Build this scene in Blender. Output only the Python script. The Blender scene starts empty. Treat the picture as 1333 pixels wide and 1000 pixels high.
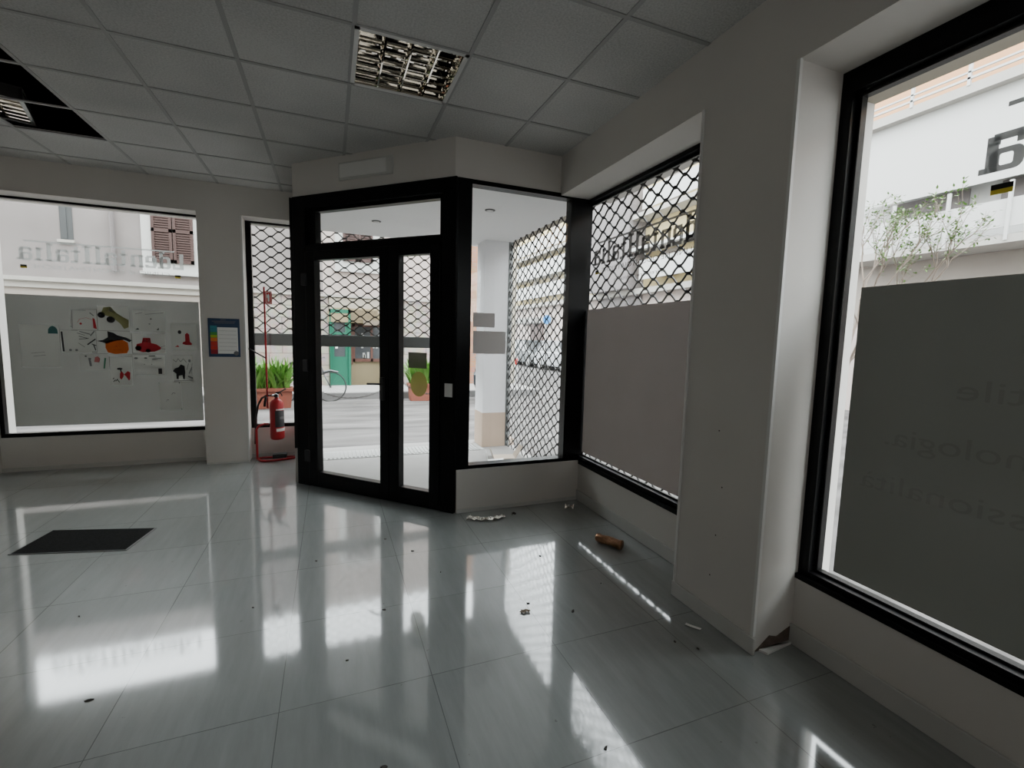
import bpy, bmesh, math, random
from mathutils import Matrix, Vector
random.seed(7)
C = bpy.context.scene.collection
PI = math.pi

# ------------------------------------------------------------------ materials
MATS = {}
def nodes_of(name):
    m = bpy.data.materials.new(name); m.use_nodes = True
    nt = m.node_tree; nt.nodes.clear()
    out = nt.nodes.new('ShaderNodeOutputMaterial')
    MATS[name] = m
    return m, nt, out
def principled(nt, col=(.8,.8,.8), rough=.5, metal=0, spec=.5):
    p = nt.nodes.new('ShaderNodeBsdfPrincipled')
    p.inputs['Base Color'].default_value = (*col, 1)
    p.inputs['Roughness'].default_value = rough
    p.inputs['Metallic'].default_value = metal
    p.inputs['Specular IOR Level'].default_value = spec
    return p
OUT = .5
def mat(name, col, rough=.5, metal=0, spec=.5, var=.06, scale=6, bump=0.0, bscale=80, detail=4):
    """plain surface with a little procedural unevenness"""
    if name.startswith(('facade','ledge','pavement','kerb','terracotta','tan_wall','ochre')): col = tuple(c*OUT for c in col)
    m, nt, out = nodes_of(name)
    p = principled(nt, col, rough, metal, spec)
    tc = nt.nodes.new('ShaderNodeTexCoord')
    nz = nt.nodes.new('ShaderNodeTexNoise'); nz.inputs['Scale'].default_value = scale
    nz.inputs['Detail'].default_value = detail
    nt.links.new(tc.outputs['Object'], nz.inputs['Vector'])
    mx = nt.nodes.new('ShaderNodeMix'); mx.data_type = 'RGBA'
    mx.inputs[6].default_value = (*[max(0, c*(1-var)) for c in col], 1)
    mx.inputs[7].default_value = (*[min(1, c*(1+var)) for c in col], 1)
    nt.links.new(nz.outputs['Fac'], mx.inputs[0])
    nt.links.new(mx.outputs[2], p.inputs['Base Color'])
    if bump:
        n2 = nt.nodes.new('ShaderNodeTexNoise'); n2.inputs['Scale'].default_value = bscale
        nt.links.new(tc.outputs['Object'], n2.inputs['Vector'])
        b = nt.nodes.new('ShaderNodeBump'); b.inputs['Strength'].default_value = bump
        b.inputs['Distance'].default_value = .01
        nt.links.new(n2.outputs['Fac'], b.inputs['Height'])
        nt.links.new(b.outputs['Normal'], p.inputs['Normal'])
    nt.links.new(p.outputs[0], out.inputs[0])
    return m
def M(n): return MATS[n]

mat('wall_paint', (.55,.53,.50), .75, var=.05, scale=2.2, bump=.05, bscale=60, spec=.2)
mat('wall_paint_white', (.66,.655,.64), .7, var=.03, scale=3, spec=.2)
mat('trim_white', (.62,.62,.60), .45, var=.04)
mat('baseboard_paint', (.46,.46,.44), .4, var=.08, scale=5)
mat('black_metal', (.003,.003,.0033), .3, spec=.13, var=.1)
mat('dark_seal', (.02,.02,.022), .6)
mat('grey_metal', (.10,.10,.10), .45, metal=.6)
mat('rod_metal', (.022,.019,.017), .5, spec=.3)
mat('bar_metal', (.09,.095,.095), .4, metal=.3)
mat('tbar_paint', (.29,.29,.28), .5)
mat('tbar_edge', (.45,.45,.44), .4)
mat('plenum_black', (.003,.003,.003), .9, spec=0)
mat('lamp_white', (.6,.6,.58), .35)
mat('lamp_inner', (.05,.048,.045), .3)
mat('mirror_metal', (.80,.76,.68), .03, metal=1, var=.02)
mat('tube_glass', (.78,.76,.66), .15)
mat('porch_white', (.86,.86,.86), .7, var=.02)
mat('col_white', (.78,.78,.80), .8, var=.04, scale=8, bump=.3, bscale=12)
mat('col_beige', (.52,.40,.31), .8, var=.06)
mat('facade_cream', (.66,.60,.49), .85, var=.07, scale=1.5)
mat('facade_grey', (.38,.34,.33), .85, var=.42, scale=.9, detail=6)
mat('facade_tan', (.50,.44,.39), .85, var=.3, scale=1.2, detail=6)
mat('facade_yellow', (.95,.78,.42), .8, var=.08, scale=.8)
mat('facade_peach', (.95,.50,.24), .8, var=.08, scale=.8)
mat('facade_white', (.90,.90,.88), .8, var=.02)
mat('facade_slate', (.28,.25,.25), .8, var=.1)
mat('facade_pink', (.78,.66,.61), .85, var=.08, scale=.8)
mat('ledge_stone', (.66,.63,.58), .8, var=.12, scale=4)
mat('shutter_brown', (.045,.02,.017), .6, var=.1)
mat('wood_red', (.10,.035,.022), .5, var=.15)
mat('door_green', (.002,.10,.058), .4, var=.06)
mat('dark_glass', (.06,.065,.07), .12, var=.3, scale=5)
mat('ochre', (.26,.20,.11), .7, var=.06)
mat('tan_wall', (.46,.37,.21), .7, var=.08)
mat('awning_box', (.15,.12,.09), .6, var=.2)
mat('pavement_light', (.60,.58,.56), .8, var=.08)
mat('kerb_stone', (.30,.29,.29), .8, var=.12)
mat('terracotta', (.36,.10,.06), .7, var=.12)
mat('leaf_green', (.09,.22,.03), .45, var=.35, scale=7)
mat('leaf_dark', (.10,.20,.04), .5, var=.3)
mat('bark', (.20,.16,.13), .9, var=.2)
mat('chrome', (.6,.6,.6), .2, metal=1)
mat('tyre', (.03,.03,.03), .8)
mat('car_dark', (.03,.035,.04), .18, var=.05)
mat('car_grey', (.07,.08,.085), .18, var=.05)
mat('car_silver', (.30,.31,.33), .22, var=.03)
mat('bike_grey', (.10,.105,.11), .35, metal=.5)
mat('red_paint', (.42,.012,.02), .3, var=.06)
mat('red_bright', (.65,.03,.03), .35)
mat('black_rubber', (.01,.01,.01), .6)
mat('label_dark', (.03,.03,.035), .4, var=.3, scale=30)
mat('paper_white', (.80,.80,.78), .8, var=.02)
mat('foil', (.72,.68,.62), .22, metal=.9, var=.2, scale=40, bump=1, bscale=60)
mat('copper_can', (.34,.18,.10), .3, metal=.8, var=.5, scale=30, bump=1, bscale=40)
mat('cardboard', (.50,.42,.34), .8, var=.05)
mat('mat_fibre', (.018,.018,.018), .95, var=.5, scale=90, spec=.1, bump=.8, bscale=300)
mat('mat_rim', (.11,.11,.11), .4, metal=.5)
mat('poster_blue', (.006,.035,.10), .35, var=.1)
mat('vinyl_dark', (.05,.048,.045), .5)
mat('vinyl_yellow', (.75,.62,.05), .5)
mat('vinyl_black', (.004,.004,.004), .5)
mat('switch_plastic', (.55,.55,.53), .4)
mat('grime', (.10,.075,.06), .9, var=.5, scale=30)
mat('debris_dark', (.04,.035,.03), .9)
mat('sign_blue', (.05,.30,.75), .5)
mat('skin_edge', (.2,.2,.2), .6)

for n, c in dict(ink_orange=(.62,.12,.01), ink_black=(.008,.008,.01), ink_red=(.40,.008,.02), ink_olive=(.22,.22,.09),
                 ink_teal=(.02,.10,.10), ink_grey=(.14,.14,.15), ink_pink=(.42,.12,.12), ink_green=(.05,.20,.12),
                 p_green=(.05,.30,.05), p_lime=(.35,.5,.03), p_orange=(.7,.2,.03), p_red=(.55,.03,.02), p_teal=(.02,.2,.25), p_maroon=(.25,.01,.02)).items():
    mat(n, c, .7, var=.12, scale=40)

def glass(name, tint=(.95,.97,.96), refl=1.0):
    m, nt, out = nodes_of(name)
    t = nt.nodes.new('ShaderNodeBsdfTransparent'); t.inputs[0].default_value = (*tint, 1)
    g = nt.nodes.new('ShaderNodeBsdfGlossy'); g.inputs['Roughness'].default_value = .02
    lw = nt.nodes.new('ShaderNodeLayerWeight'); lw.inputs[0].default_value = .5
    pw = nt.nodes.new('ShaderNodeMath'); pw.operation = 'POWER'; pw.inputs[1].default_value = 4.5; nt.links.new(lw.outputs['Facing'], pw.inputs[0])
    f = nt.nodes.new('ShaderNodeMath'); f.operation = 'MULTIPLY_ADD'; f.inputs[1].default_value = .8; f.inputs[2].default_value = .03
    nt.links.new(pw.outputs[0], f.inputs[0])
    x = nt.nodes.new('ShaderNodeMixShader')
    nt.links.new(f.outputs[0], x.inputs[0]); nt.links.new(t.outputs[0], x.inputs[1]); nt.links.new(g.outputs[0], x.inputs[2])
    nt.links.new(x.outputs[0], out.inputs[0])
glass('glass')

def film(name, col, trans=.6, clear=0.0, var=.05, scale=3):
    """frosted adhesive film: light comes through diffusely"""
    m, nt, out = nodes_of(name)
    tc = nt.nodes.new('ShaderNodeTexCoord'); nz = nt.nodes.new('ShaderNodeTexNoise'); nz.inputs['Scale'].default_value = scale
    nt.links.new(tc.outputs['Object'], nz.inputs['Vector'])
    mx = nt.nodes.new('ShaderNodeMix'); mx.data_type = 'RGBA'
    mx.inputs[6].default_value = (*[c*(1-var) for c in col], 1); mx.inputs[7].default_value = (*[c*(1+var) for c in col], 1)
    nt.links.new(nz.outputs['Fac'], mx.inputs[0])
    a = nt.nodes.new('ShaderNodeBsdfTranslucent'); d = nt.nodes.new('ShaderNodeBsdfDiffuse')
    nt.links.new(mx.outputs[2], a.inputs[0]); nt.links.new(mx.outputs[2], d.inputs[0])
    x = nt.nodes.new('ShaderNodeMixShader'); x.inputs[0].default_value = trans
    nt.links.new(d.outputs[0], x.inputs[1]); nt.links.new(a.outputs[0], x.inputs[2])
    last = x
    if clear:
        t = nt.nodes.new('ShaderNodeBsdfTransparent'); y = nt.nodes.new('ShaderNodeMixShader'); y.inputs[0].default_value = clear
        nt.links.new(x.outputs[0], y.inputs[1]); nt.links.new(t.outputs[0], y.inputs[2]); last = y
    nt.links.new(last.outputs[0], out.inputs[0])
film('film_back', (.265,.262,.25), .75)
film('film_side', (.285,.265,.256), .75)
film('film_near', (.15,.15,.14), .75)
film('film_text', (.35,.34,.33), .75, .85)
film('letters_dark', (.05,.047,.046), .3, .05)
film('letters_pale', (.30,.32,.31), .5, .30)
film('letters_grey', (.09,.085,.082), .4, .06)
film('paper_back', (.92,.93,.91), .8, .45, .02)
film('paper_side', (.55,.535,.53), .75, .0, .02)
film('sticker_olive', (.30,.29,.10), .6, .28)
film('sticker_dark', (.12,.12,.09), .6, .14)

def math_n(nt, op, a, b=None):
    n = nt.nodes.new('ShaderNodeMath'); n.operation = op
    for i, v in enumerate((a, b)):
        if v is None: continue
        if isinstance(v, (int, float)): n.inputs[i].default_value = v
        else: nt.links.new(v, n.inputs[i])
    return n.outputs[0]

def floor_material():
    m, nt, out = nodes_of('floor_vinyl')
    p = principled(nt, (.3,.3,.3), .15, 0, .3)
    tc = nt.nodes.new('ShaderNodeTexCoord'); sp = nt.nodes.new('ShaderNodeSeparateXYZ')
    nt.links.new(tc.outputs['Object'], sp.inputs[0])
    S = .5932
    ux = math_n(nt, 'DIVIDE', math_n(nt, 'SUBTRACT', sp.outputs[0], -0.7966), S)
    uy = math_n(nt, 'DIVIDE', math_n(nt, 'SUBTRACT', sp.outputs[1], 1.8804), S)
    def edge(u):
        f = math_n(nt, 'FRACT', math_n(nt, 'ADD', u, .5))
        return math_n(nt, 'ABSOLUTE', math_n(nt, 'SUBTRACT', f, .5))
    e = math_n(nt, 'MINIMUM', edge(ux), edge(uy))
    nj = nt.nodes.new('ShaderNodeTexNoise'); nj.inputs['Scale'].default_value = 3
    nt.links.new(tc.outputs['Object'], nj.inputs['Vector'])
    wid = math_n(nt, 'ADD', math_n(nt, 'MULTIPLY', nj.outputs['Fac'], .0045), .0004)
    joint = math_n(nt, 'LESS_THAN', e, wid)
    # per tile random
    cv = nt.nodes.new('ShaderNodeCombineXYZ')
    nt.links.new(math_n(nt, 'FLOOR', ux), cv.inputs[0]); nt.links.new(math_n(nt, 'FLOOR', uy), cv.inputs[1])
    wn = nt.nodes.new('ShaderNodeTexWhiteNoise'); wn.noise_dimensions = '3D'; nt.links.new(cv.outputs[0], wn.inputs['Vector'])
    # streaks
    mp = nt.nodes.new('ShaderNodeMapping'); mp.inputs['Scale'].default_value = (16, 2.2, 1); mp.inputs['Rotation'].default_value = (0,0,.35)
    nt.links.new(tc.outputs['Object'], mp.inputs[0])
    vadd = nt.nodes.new('ShaderNodeVectorMath'); vadd.operation = 'MULTIPLY_ADD'
    nt.links.new(wn.outputs['Color'], vadd.inputs[0]); vadd.inputs[1].default_value = (9,9,9); nt.links.new(mp.outputs[0], vadd.inputs[2])
    st = nt.nodes.new('ShaderNodeTexNoise'); st.inputs['Scale'].default_value = 1.3; st.inputs['Detail'].default_value = 7
    st.inputs['Roughness'].default_value = .65
    nt.links.new(vadd.outputs[0], st.inputs['Vector'])
    big = nt.nodes.new('ShaderNodeTexNoise'); big.inputs['Scale'].default_value = .9; big.inputs['Detail'].default_value = 5
    nt.links.new(tc.outputs['Object'], big.inputs['Vector'])
    v = math_n(nt, 'ADD', math_n(nt, 'MULTIPLY', st.outputs['Fac'], .30), math_n(nt, 'MULTIPLY', wn.outputs['Value'], .045))
    v = math_n(nt, 'ADD', v, math_n(nt, 'MULTIPLY', big.outputs['Fac'], .14))
    cr = nt.nodes.new('ShaderNodeValToRGB')
    cr.color_ramp.elements[0].position = .05; cr.color_ramp.elements[0].color = (.155,.165,.163,1)
    cr.color_ramp.elements[1].position = .41; cr.color_ramp.elements[1].color = (.29,.305,.30,1)
    nt.links.new(v, cr.inputs[0])
    mx = nt.nodes.new('ShaderNodeMix'); mx.data_type = 'RGBA'
    nt.links.new(math_n(nt, 'MULTIPLY', joint, .6), mx.inputs[0]); nt.links.new(cr.outputs[0], mx.inputs[6]); mx.inputs[7].default_value = (.03,.03,.03,1)
    # small scuffs and specks
    sc = nt.nodes.new('ShaderNodeTexNoise'); sc.inputs['Scale'].default_value = 26; sc.inputs['Detail'].default_value = 3
    nt.links.new(tc.outputs['Object'], sc.inputs['Vector'])
    spk = math_n(nt, 'GREATER_THAN', sc.outputs['Fac'], .745)
    m2 = nt.nodes.new('ShaderNodeMix'); m2.data_type = 'RGBA'
    nt.links.new(math_n(nt, 'MULTIPLY', spk, .5), m2.inputs[0]); nt.links.new(mx.outputs[2], m2.inputs[6]); m2.inputs[7].default_value = (.06,.055,.05,1)
    nt.links.new(m2.outputs[2], p.inputs['Base Color'])
    ro = math_n(nt, 'ADD', math_n(nt, 'MULTIPLY', big.outputs['Fac'], .12), math_n(nt, 'MULTIPLY', st.outputs['Fac'], .10))
    nt.links.new(math_n(nt, 'ADD', math_n(nt, 'ADD', ro, .22), math_n(nt, 'MULTIPLY', joint, .3)), p.inputs['Roughness'])
    b = nt.nodes.new('ShaderNodeBump'); b.inputs['Strength'].default_value = .02; b.inputs['Distance'].default_value = .001
    nt.links.new(math_n(nt, 'SUBTRACT', st.outputs['Fac'], joint), b.inputs['Height'])
    nt.links.new(b.outputs[0], p.inputs['Normal'])
    p.inputs['Coat Weight'].default_value = 1; p.inputs['Coat IOR'].default_value = 1.95
    nt.links.new(math_n(nt, 'ADD', math_n(nt, 'MULTIPLY', ro, .34), .032), p.inputs['Coat Roughness'])
    nt.links.new(b.outputs[0], p.inputs['Coat Normal'])
    nt.links.new(p.outputs[0], out.inputs[0])
floor_material()

def tile_ceiling_material():
    m, nt, out = nodes_of('ceiling_tile')
    p = principled(nt, (.4,.4,.4), .85, 0, .2)
    tc = nt.nodes.new('ShaderNodeTexCoord')
    n1 = nt.nodes.new('ShaderNodeTexNoise'); n1.inputs['Scale'].default_value = 95; n1.inputs['Detail'].default_value = 3
    nt.links.new(tc.outputs['Object'], n1.inputs['Vector'])
    n2 = nt.nodes.new('ShaderNodeTexNoise'); n2.inputs['Scale'].default_value = 1.4
    nt.links.new(tc.outputs['Object'], n2.inputs['Vector'])
    v = math_n(nt, 'ADD', math_n(nt, 'MULTIPLY', n1.outputs['Fac'], .6), math_n(nt, 'MULTIPLY', n2.outputs['Fac'], .4))
    cr = nt.nodes.new('ShaderNodeValToRGB')
    cr.color_ramp.elements[0].position = .32; cr.color_ramp.elements[0].color = (.34,.34,.33,1)
    cr.color_ramp.elements[1].position = .62; cr.color_ramp.elements[1].color = (.52,.52,.505,1)
    nt.links.new(v, cr.inputs[0]); nt.links.new(cr.outputs[0], p.inputs['Base Color'])
    b = nt.nodes.new('ShaderNodeBump'); b.inputs['Strength'].default_value = .25; b.inputs['Distance'].default_value = .004
    nt.links.new(n1.outputs['Fac'], b.inputs['Height']); nt.links.new(b.outputs[0], p.inputs['Normal'])
    nt.links.new(p.outputs[0], out.inputs[0])
tile_ceiling_material()

def stone_material(name, c1, c2, mortar, sx, sz, off=.5):
    m, nt, out = nodes_of(name)
    p = principled(nt, c1, .85, 0, .2)
    tc = nt.nodes.new('ShaderNodeTexCoord'); sp = nt.nodes.new('ShaderNodeSeparateXYZ'); nt.links.new(tc.outputs['Object'], sp.inputs[0])
    cb = nt.nodes.new('ShaderNodeCombineXYZ'); nt.links.new(math_n(nt, 'ADD', sp.outputs[0], sp.outputs[1]), cb.inputs[0]); nt.links.new(sp.outputs[2], cb.inputs[1])
    br = nt.nodes.new('ShaderNodeTexBrick'); nt.links.new(cb.outputs[0], br.inputs['Vector'])
    br.inputs['Color1'].default_value = (*c1,1); br.inputs['Color2'].default_value = (*c2,1); br.inputs['Mortar'].default_value = (*mortar,1)
    br.inputs['Scale'].default_value = 1; br.inputs['Brick Width'].default_value = sx; br.inputs['Row Height'].default_value = sz
    br.inputs['Mortar Size'].default_value = .012
    nz = nt.nodes.new('ShaderNodeTexNoise'); nz.inputs['Scale'].default_value = 6; nt.links.new(tc.outputs['Object'], nz.inputs['Vector'])
    mx = nt.nodes.new('ShaderNodeMix'); mx.data_type = 'RGBA'; mx.blend_type = 'MULTIPLY'; mx.inputs[0].default_value = .5
    nt.links.new(br.outputs[0], mx.inputs[6]); nt.links.new(nz.outputs['Color'], mx.inputs[7])
    nt.links.new(mx.outputs[2], p.inputs['Base Color']); nt.links.new(p.outputs[0], out.inputs[0])
stone_material('stone_blocks', (.40,.35,.31), (.35,.31,.28), (.2,.18,.16), .62, .31)
stone_material('brick_orange', (.42,.2,.12), (.38,.18,.11), (.3,.22,.18), .25, .07)

def street_material():
    m, nt, out = nodes_of('asphalt')
    p = principled(nt, (.5,.5,.5), .85, 0, .2)
    tc = nt.nodes.new('ShaderNodeTexCoord')
    n1 = nt.nodes.new('ShaderNodeTexNoise'); n1.inputs['Scale'].default_value = 1.2; n1.inputs['Detail'].default_value = 8
    mp = nt.nodes.new('ShaderNodeMapping'); mp.inputs['Scale'].default_value = (.5, 2.4, 1); nt.links.new(tc.outputs['Object'], mp.inputs[0])
    nt.links.new(mp.outputs[0], n1.inputs['Vector'])
    cr = nt.nodes.new('ShaderNodeValToRGB')
    e = cr.color_ramp.elements
    e[0].position = .30; e[0].color = (.055,.052,.05,1); e[1].position = .66; e[1].color = (.165,.155,.152,1)
    nt.links.new(n1.outputs['Fac'], cr.inputs[0])
    w = nt.nodes.new('ShaderNodeTexVoronoi'); w.feature = 'DISTANCE_TO_EDGE'; w.inputs['Scale'].default_value = .35
    mp2 = nt.nodes.new('ShaderNodeMapping'); mp2.inputs['Scale'].default_value = (.45, 1.5, 1); nt.links.new(tc.outputs['Object'], mp2.inputs[0])
    vm = nt.nodes.new('ShaderNodeVectorMath'); vm.operation = 'MULTIPLY_ADD'; nt.links.new(n1.outputs['Color'], vm.inputs[0]); vm.inputs[1].default_value = (.5,.5,0)
    nt.links.new(mp2.outputs[0], vm.inputs[2]); nt.links.new(vm.outputs[0], w.inputs['Vector'])
    mx = nt.nodes.new('ShaderNodeMix'); mx.data_type = 'RGBA'; nt.links.new(math_n(nt,'MULTIPLY', math_n(nt, 'LESS_THAN', w.outputs[0], .007), .6), mx.inputs[0])
    nt.links.new(cr.outputs[0], mx.inputs[6]); mx.inputs[7].default_value = (.12,.11,.10,1)
    nt.links.new(mx.outputs[2], p.inputs['Base Color']); nt.links.new(p.outputs[0], out.inputs[0])
street_material()

# ------------------------------------------------------------------ mesh helpers
class MB:
    def __init__(s): s.bm = bmesh.new(); s.mats = []; s.cur = 0
    def use(s, name):
        if name not in s.mats: s.mats.append(name)
        s.cur = s.mats.index(name); return s
    def face(s, vs):
        try:
            f = s.bm.faces.new(vs); f.material_index = s.cur; return f
        except ValueError: return None
    def poly(s, pts): return s.face([s.bm.verts.new(p) for p in pts])
    def box(s, x0, x1, y0, y1, z0, z1, T=None):
        P = [(x0,y0,z0),(x1,y0,z0),(x1,y1,z0),(x0,y1,z0),(x0,y0,z1),(x1,y0,z1),(x1,y1,z1),(x0,y1,z1)]
        if T: P = [T @ Vector(p) for p in P]
        v = [s.bm.verts.new(p) for p in P]
        for q in ((0,3,2,1),(4,5,6,7),(0,1,5,4),(1,2,6,5),(2,3,7,6),(3,0,4,7)): s.face([v[i] for i in q])
        return s
    def prism(s, pts2, z0, z1, axis='z', T=None):
        def P(a, b, c):
            p = {'z': (a,b,c), 'y': (a,c,b), 'x': (c,a,b)}[axis]
            return T @ Vector(p) if T else p
        a = [s.bm.verts.new(P(x,y,z0)) for x,y in pts2]; b = [s.bm.verts.new(P(x,y,z1)) for x,y in pts2]
        s.face(a[::-1]); s.face(b)
        n = len(a)
        for i in range(n): s.face([a[i], a[(i+1)%n], b[(i+1)%n], b[i]])
        return s
    def tube(s, pts, r, n=8, closed=False, cap=True):
        pts = [Vector(p) for p in pts]; N = len(pts); rings = []
        up = None
        for i, p in enumerate(pts):
            if closed: d = pts[(i+1)%N]-pts[i-1]
            else: d = pts[min(i+1,N-1)]-pts[max(i-1,0)]
            d.normalize()
            if up is None:
                up = Vector((0,0,1)) if abs(d.z) < .9 else Vector((1,0,0))
            a = d.cross(up); 
            if a.length < 1e-5: a = d.cross(Vector((0,1,0)))
            a.normalize(); b = a.cross(d).normalized(); up = b
            rr = r[i] if isinstance(r, (list, tuple)) else r
            rings.append([s.bm.verts.new(p + a*math.cos(t*2*PI/n)*rr + b*math.sin(t*2*PI/n)*rr) for t in range(n)])
        for i in range(N if closed else N-1):
            A, B = rings[i], rings[(i+1)%N]
            for t in range(n): s.face([A[t], A[(t+1)%n], B[(t+1)%n], B[t]])
        if cap and not closed:
            s.face(rings[0][::-1]); s.face(rings[-1])
        return s
    def lathe(s, prof, c=(0,0,0), n=24, axis='z'):
        rings = []
        for r, h in prof:
            ring = []
            for t in range(n):
                a = t*2*PI/n; x, y = r*math.cos(a), r*math.sin(a)
                p = {'z': (x,y,h), 'x': (h,x,y), 'y': (x,h,y)}[axis]
                ring.append(s.bm.verts.new((p[0]+c[0], p[1]+c[1], p[2]+c[2])))
            rings.append(ring)
        for A, B in zip(rings, rings[1:]):
            for t in range(n): s.face([A[t], A[(t+1)%n], B[(t+1)%n], B[t]])
        s.face(rings[0][::-1]); s.face(rings[-1])
        return s
    def build(s, name, m=None, parent=None, smooth=False, bevel=0):
        if m: s.mats = [m] if not s.mats else s.mats
        bmesh.ops.recalc_face_normals(s.bm, faces=s.bm.faces)
        me = bpy.data.meshes.new(name)
        s.bm.to_mesh(me); s.bm.free()
        for k in s.mats: me.materials.append(MATS[k])
        if smooth:
            for p in me.polygons: p.use_smooth = True
        o = bpy.data.objects.new(name, me); C.objects.link(o)
        if parent: o.parent = parent
        if bevel:
            b = o.modifiers.new('b', 'BEVEL'); b.width = bevel; b.segments = 2; b.limit_method = 'ANGLE'
        return o
def tag(o, label=None, cat=None, group=None, kind=None):
    if label: o['label'] = label
    if cat: o['category'] = cat
    if group: o['group'] = group
    if kind: o['kind'] = kind
    return o
def empty(name, loc=(0,0,0), rz=0, label=None, cat=None, group=None, kind=None):
    o = bpy.data.objects.new(name, None); C.objects.link(o); o.empty_display_size = .1
    o.location = loc; o.rotation_euler = (0,0,rz)
    return tag(o, label, cat, group, kind)
def dup(root, loc=None, rz=None, parent=None, remat=None, **kw):
    r = root.copy(); C.objects.link(r)
    if parent: r.parent = parent
    if loc is not None: r.location = loc
    if rz is not None: r.rotation_euler = (0,0,rz)
    if remat and r.type == 'MESH':
        r.data = r.data.copy()
        for i, m in enumerate(r.data.materials):
            if m.name in remat: r.data.materials[i] = MATS[remat[m.name]]
    for ch in list(root.children):
        dup(ch, parent=r, remat=remat)
    tag(r, kw.get('label'), None, kw.get('group'))
    return r
def struct(o, label, cat): return tag(o, label, cat, kind='structure')

XL, XR, YB, YF = -3.04, 1.84, 5.92, -3.2
CH = 3.0

# ------------------------------------------------------------------ floor, walls
b = MB()
FP = [(XL,YF),(2.11,YF),(2.11,3.70),(.95,3.70),(.95,3.71),(-.28,4.943),(-.30,4.96),(-.30,6.15),(XL,6.15)]
b.prism(FP, -.08, 0)
struct(b.build('floor', 'floor_vinyl'), 'glossy grey vinyl tile floor reflecting the windows', 'floor')

b = MB(); b.box(XL-.2, XL, YF, 6.4, 0, 3.6)
struct(b.build('wall_left', 'wall_paint'), 'off-white wall at the far left edge', 'wall')
b = MB(); b.box(XL-.2, 2.35, YF-.2, YF, 0, 3.6)
struct(b.build('wall_rear', 'wall_paint'), 'off-white wall behind the viewer', 'wall')
b = MB()
b.box(XL, -.31, YB, 6.4, 2.695, 3.6)           # beam
b.box(-1.27, -.86, YB, 6.4, 0, 2.695)          # column
b.box(XL, -1.27, 6.13, 6.36, -.1, .345)        # low walls under the windows
b.box(-.86, -.31, 6.13, 6.36, -.1, .345)
struct(b.build('wall_back', 'wall_paint'), 'off-white back wall with column and low parapets under two shop windows', 'wall')
b = MB()
b.box(XR, 2.34, 2.05, 3.715, 2.68, 3.6)
b.box(XR, 2.34, YF, 1.51, 2.655, 3.6)
b.box(XR, 2.34, 1.51, 2.05, 0, 3.6)
b.box(2.10, 2.26, 2.05, 3.70, -.1, .335)
b.box(.955, 2.26, 3.685, 3.83, -.1, .365)
b.box(2.10, 2.30, YF, 1.51, -.1, .335)
b.box(XR, 2.34, YF, -1.3, 0, 2.655)
struct(b.build('wall_right', 'wall_paint'), 'off-white right wall with a wide pillar between two shop windows', 'wall')
# fascia above the door
def dg(s, off=0):    # point along the diagonal of the entrance, off = outwards
    ux, uy = .7037, -.7105
    return (-.285+ux*s+.7105*off, 4.943+uy*s+.7037*off)
b = MB()
b.prism([(-.30,4.945),(.925,3.712),(XR,3.712),(XR,3.85),(.985,3.85),(-.21,5.03),(-.21,YB),(-.30,YB)], 2.70, CH+.02)
struct(b.build('wall_entrance', 'wall_paint'), 'angled plaster fascia above the black entrance door', 'wall')

# exterior shell of our building
b = MB(); b.use('facade_cream')
b.box(-.31, 2.45, 6.15, 6.42, 2.74, 3.6)
b.box(2.16, 2.42, 2.05, 6.42, 2.76, 3.6)
b.box(2.34, 2.42, YF, 2.05, 2.62, 3.6)
b.box(2.13, 2.34, YF, 1.51, 2.575, 2.655)
b.use('facade_cream').box(-14, 2.42, YF, 6.42, 3.62, 9)
b.box(-14, XL-.2, YF, 6.42, -.1, 3.62)
struct(b.build('wall_exterior'), 'outside masonry of the building above the shop', 'wall')

# skirtings
b = MB()
b.box(2.085, 2.10, 2.05, 3.685, 0, .095); b.box(2.085,2.10,YF,1.51,0,.10)
struct(b.build('baseboard_right', 'baseboard_paint', bevel=.004), 'pale skirting along the low wall under the right windows', 'baseboard')
b = MB(); b.box(XR-.014, XR, 1.49, 2.065, 0, .085)
struct(b.build('baseboard_pillar', 'baseboard_paint', bevel=.004), 'pale skirting at the foot of the pillar', 'baseboard')
b = MB(); b.box(.96, 2.085, 3.677, 3.685, 0, .03)
b.box(XL, -1.28, 6.12, 6.13, 0, .045); b.box(-1.27,-.86,YB-.008,YB,0,.02); b.box(-.86,-.32,6.12,6.13,0,.045)
struct(b.build('baseboard_back', 'baseboard_paint'), 'thin pale skirting along the back parapets', 'baseboard')
b = MB(); b.box(XR-.006, XR+.002, 2.045, 2.062, .085, 2.68)
struct(b.build('trim_1', 'trim_white'), 'thin white edge strip on the left corner of the pillar', 'trim')
b = MB(); b.box(XR-.004, XR+.012, 1.504, 1.520, .085, 2.655)
struct(b.build('trim_2', 'trim_white'), 'thin white edge strip on the right corner of the pillar', 'trim')
b = MB(); b.box(-.868, -.856, YB-.004, YB+.02, .0, 2.695)
struct(b.build('trim_3', 'trim_white'), 'thin white edge strip on the right corner of the back column', 'trim')

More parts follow.
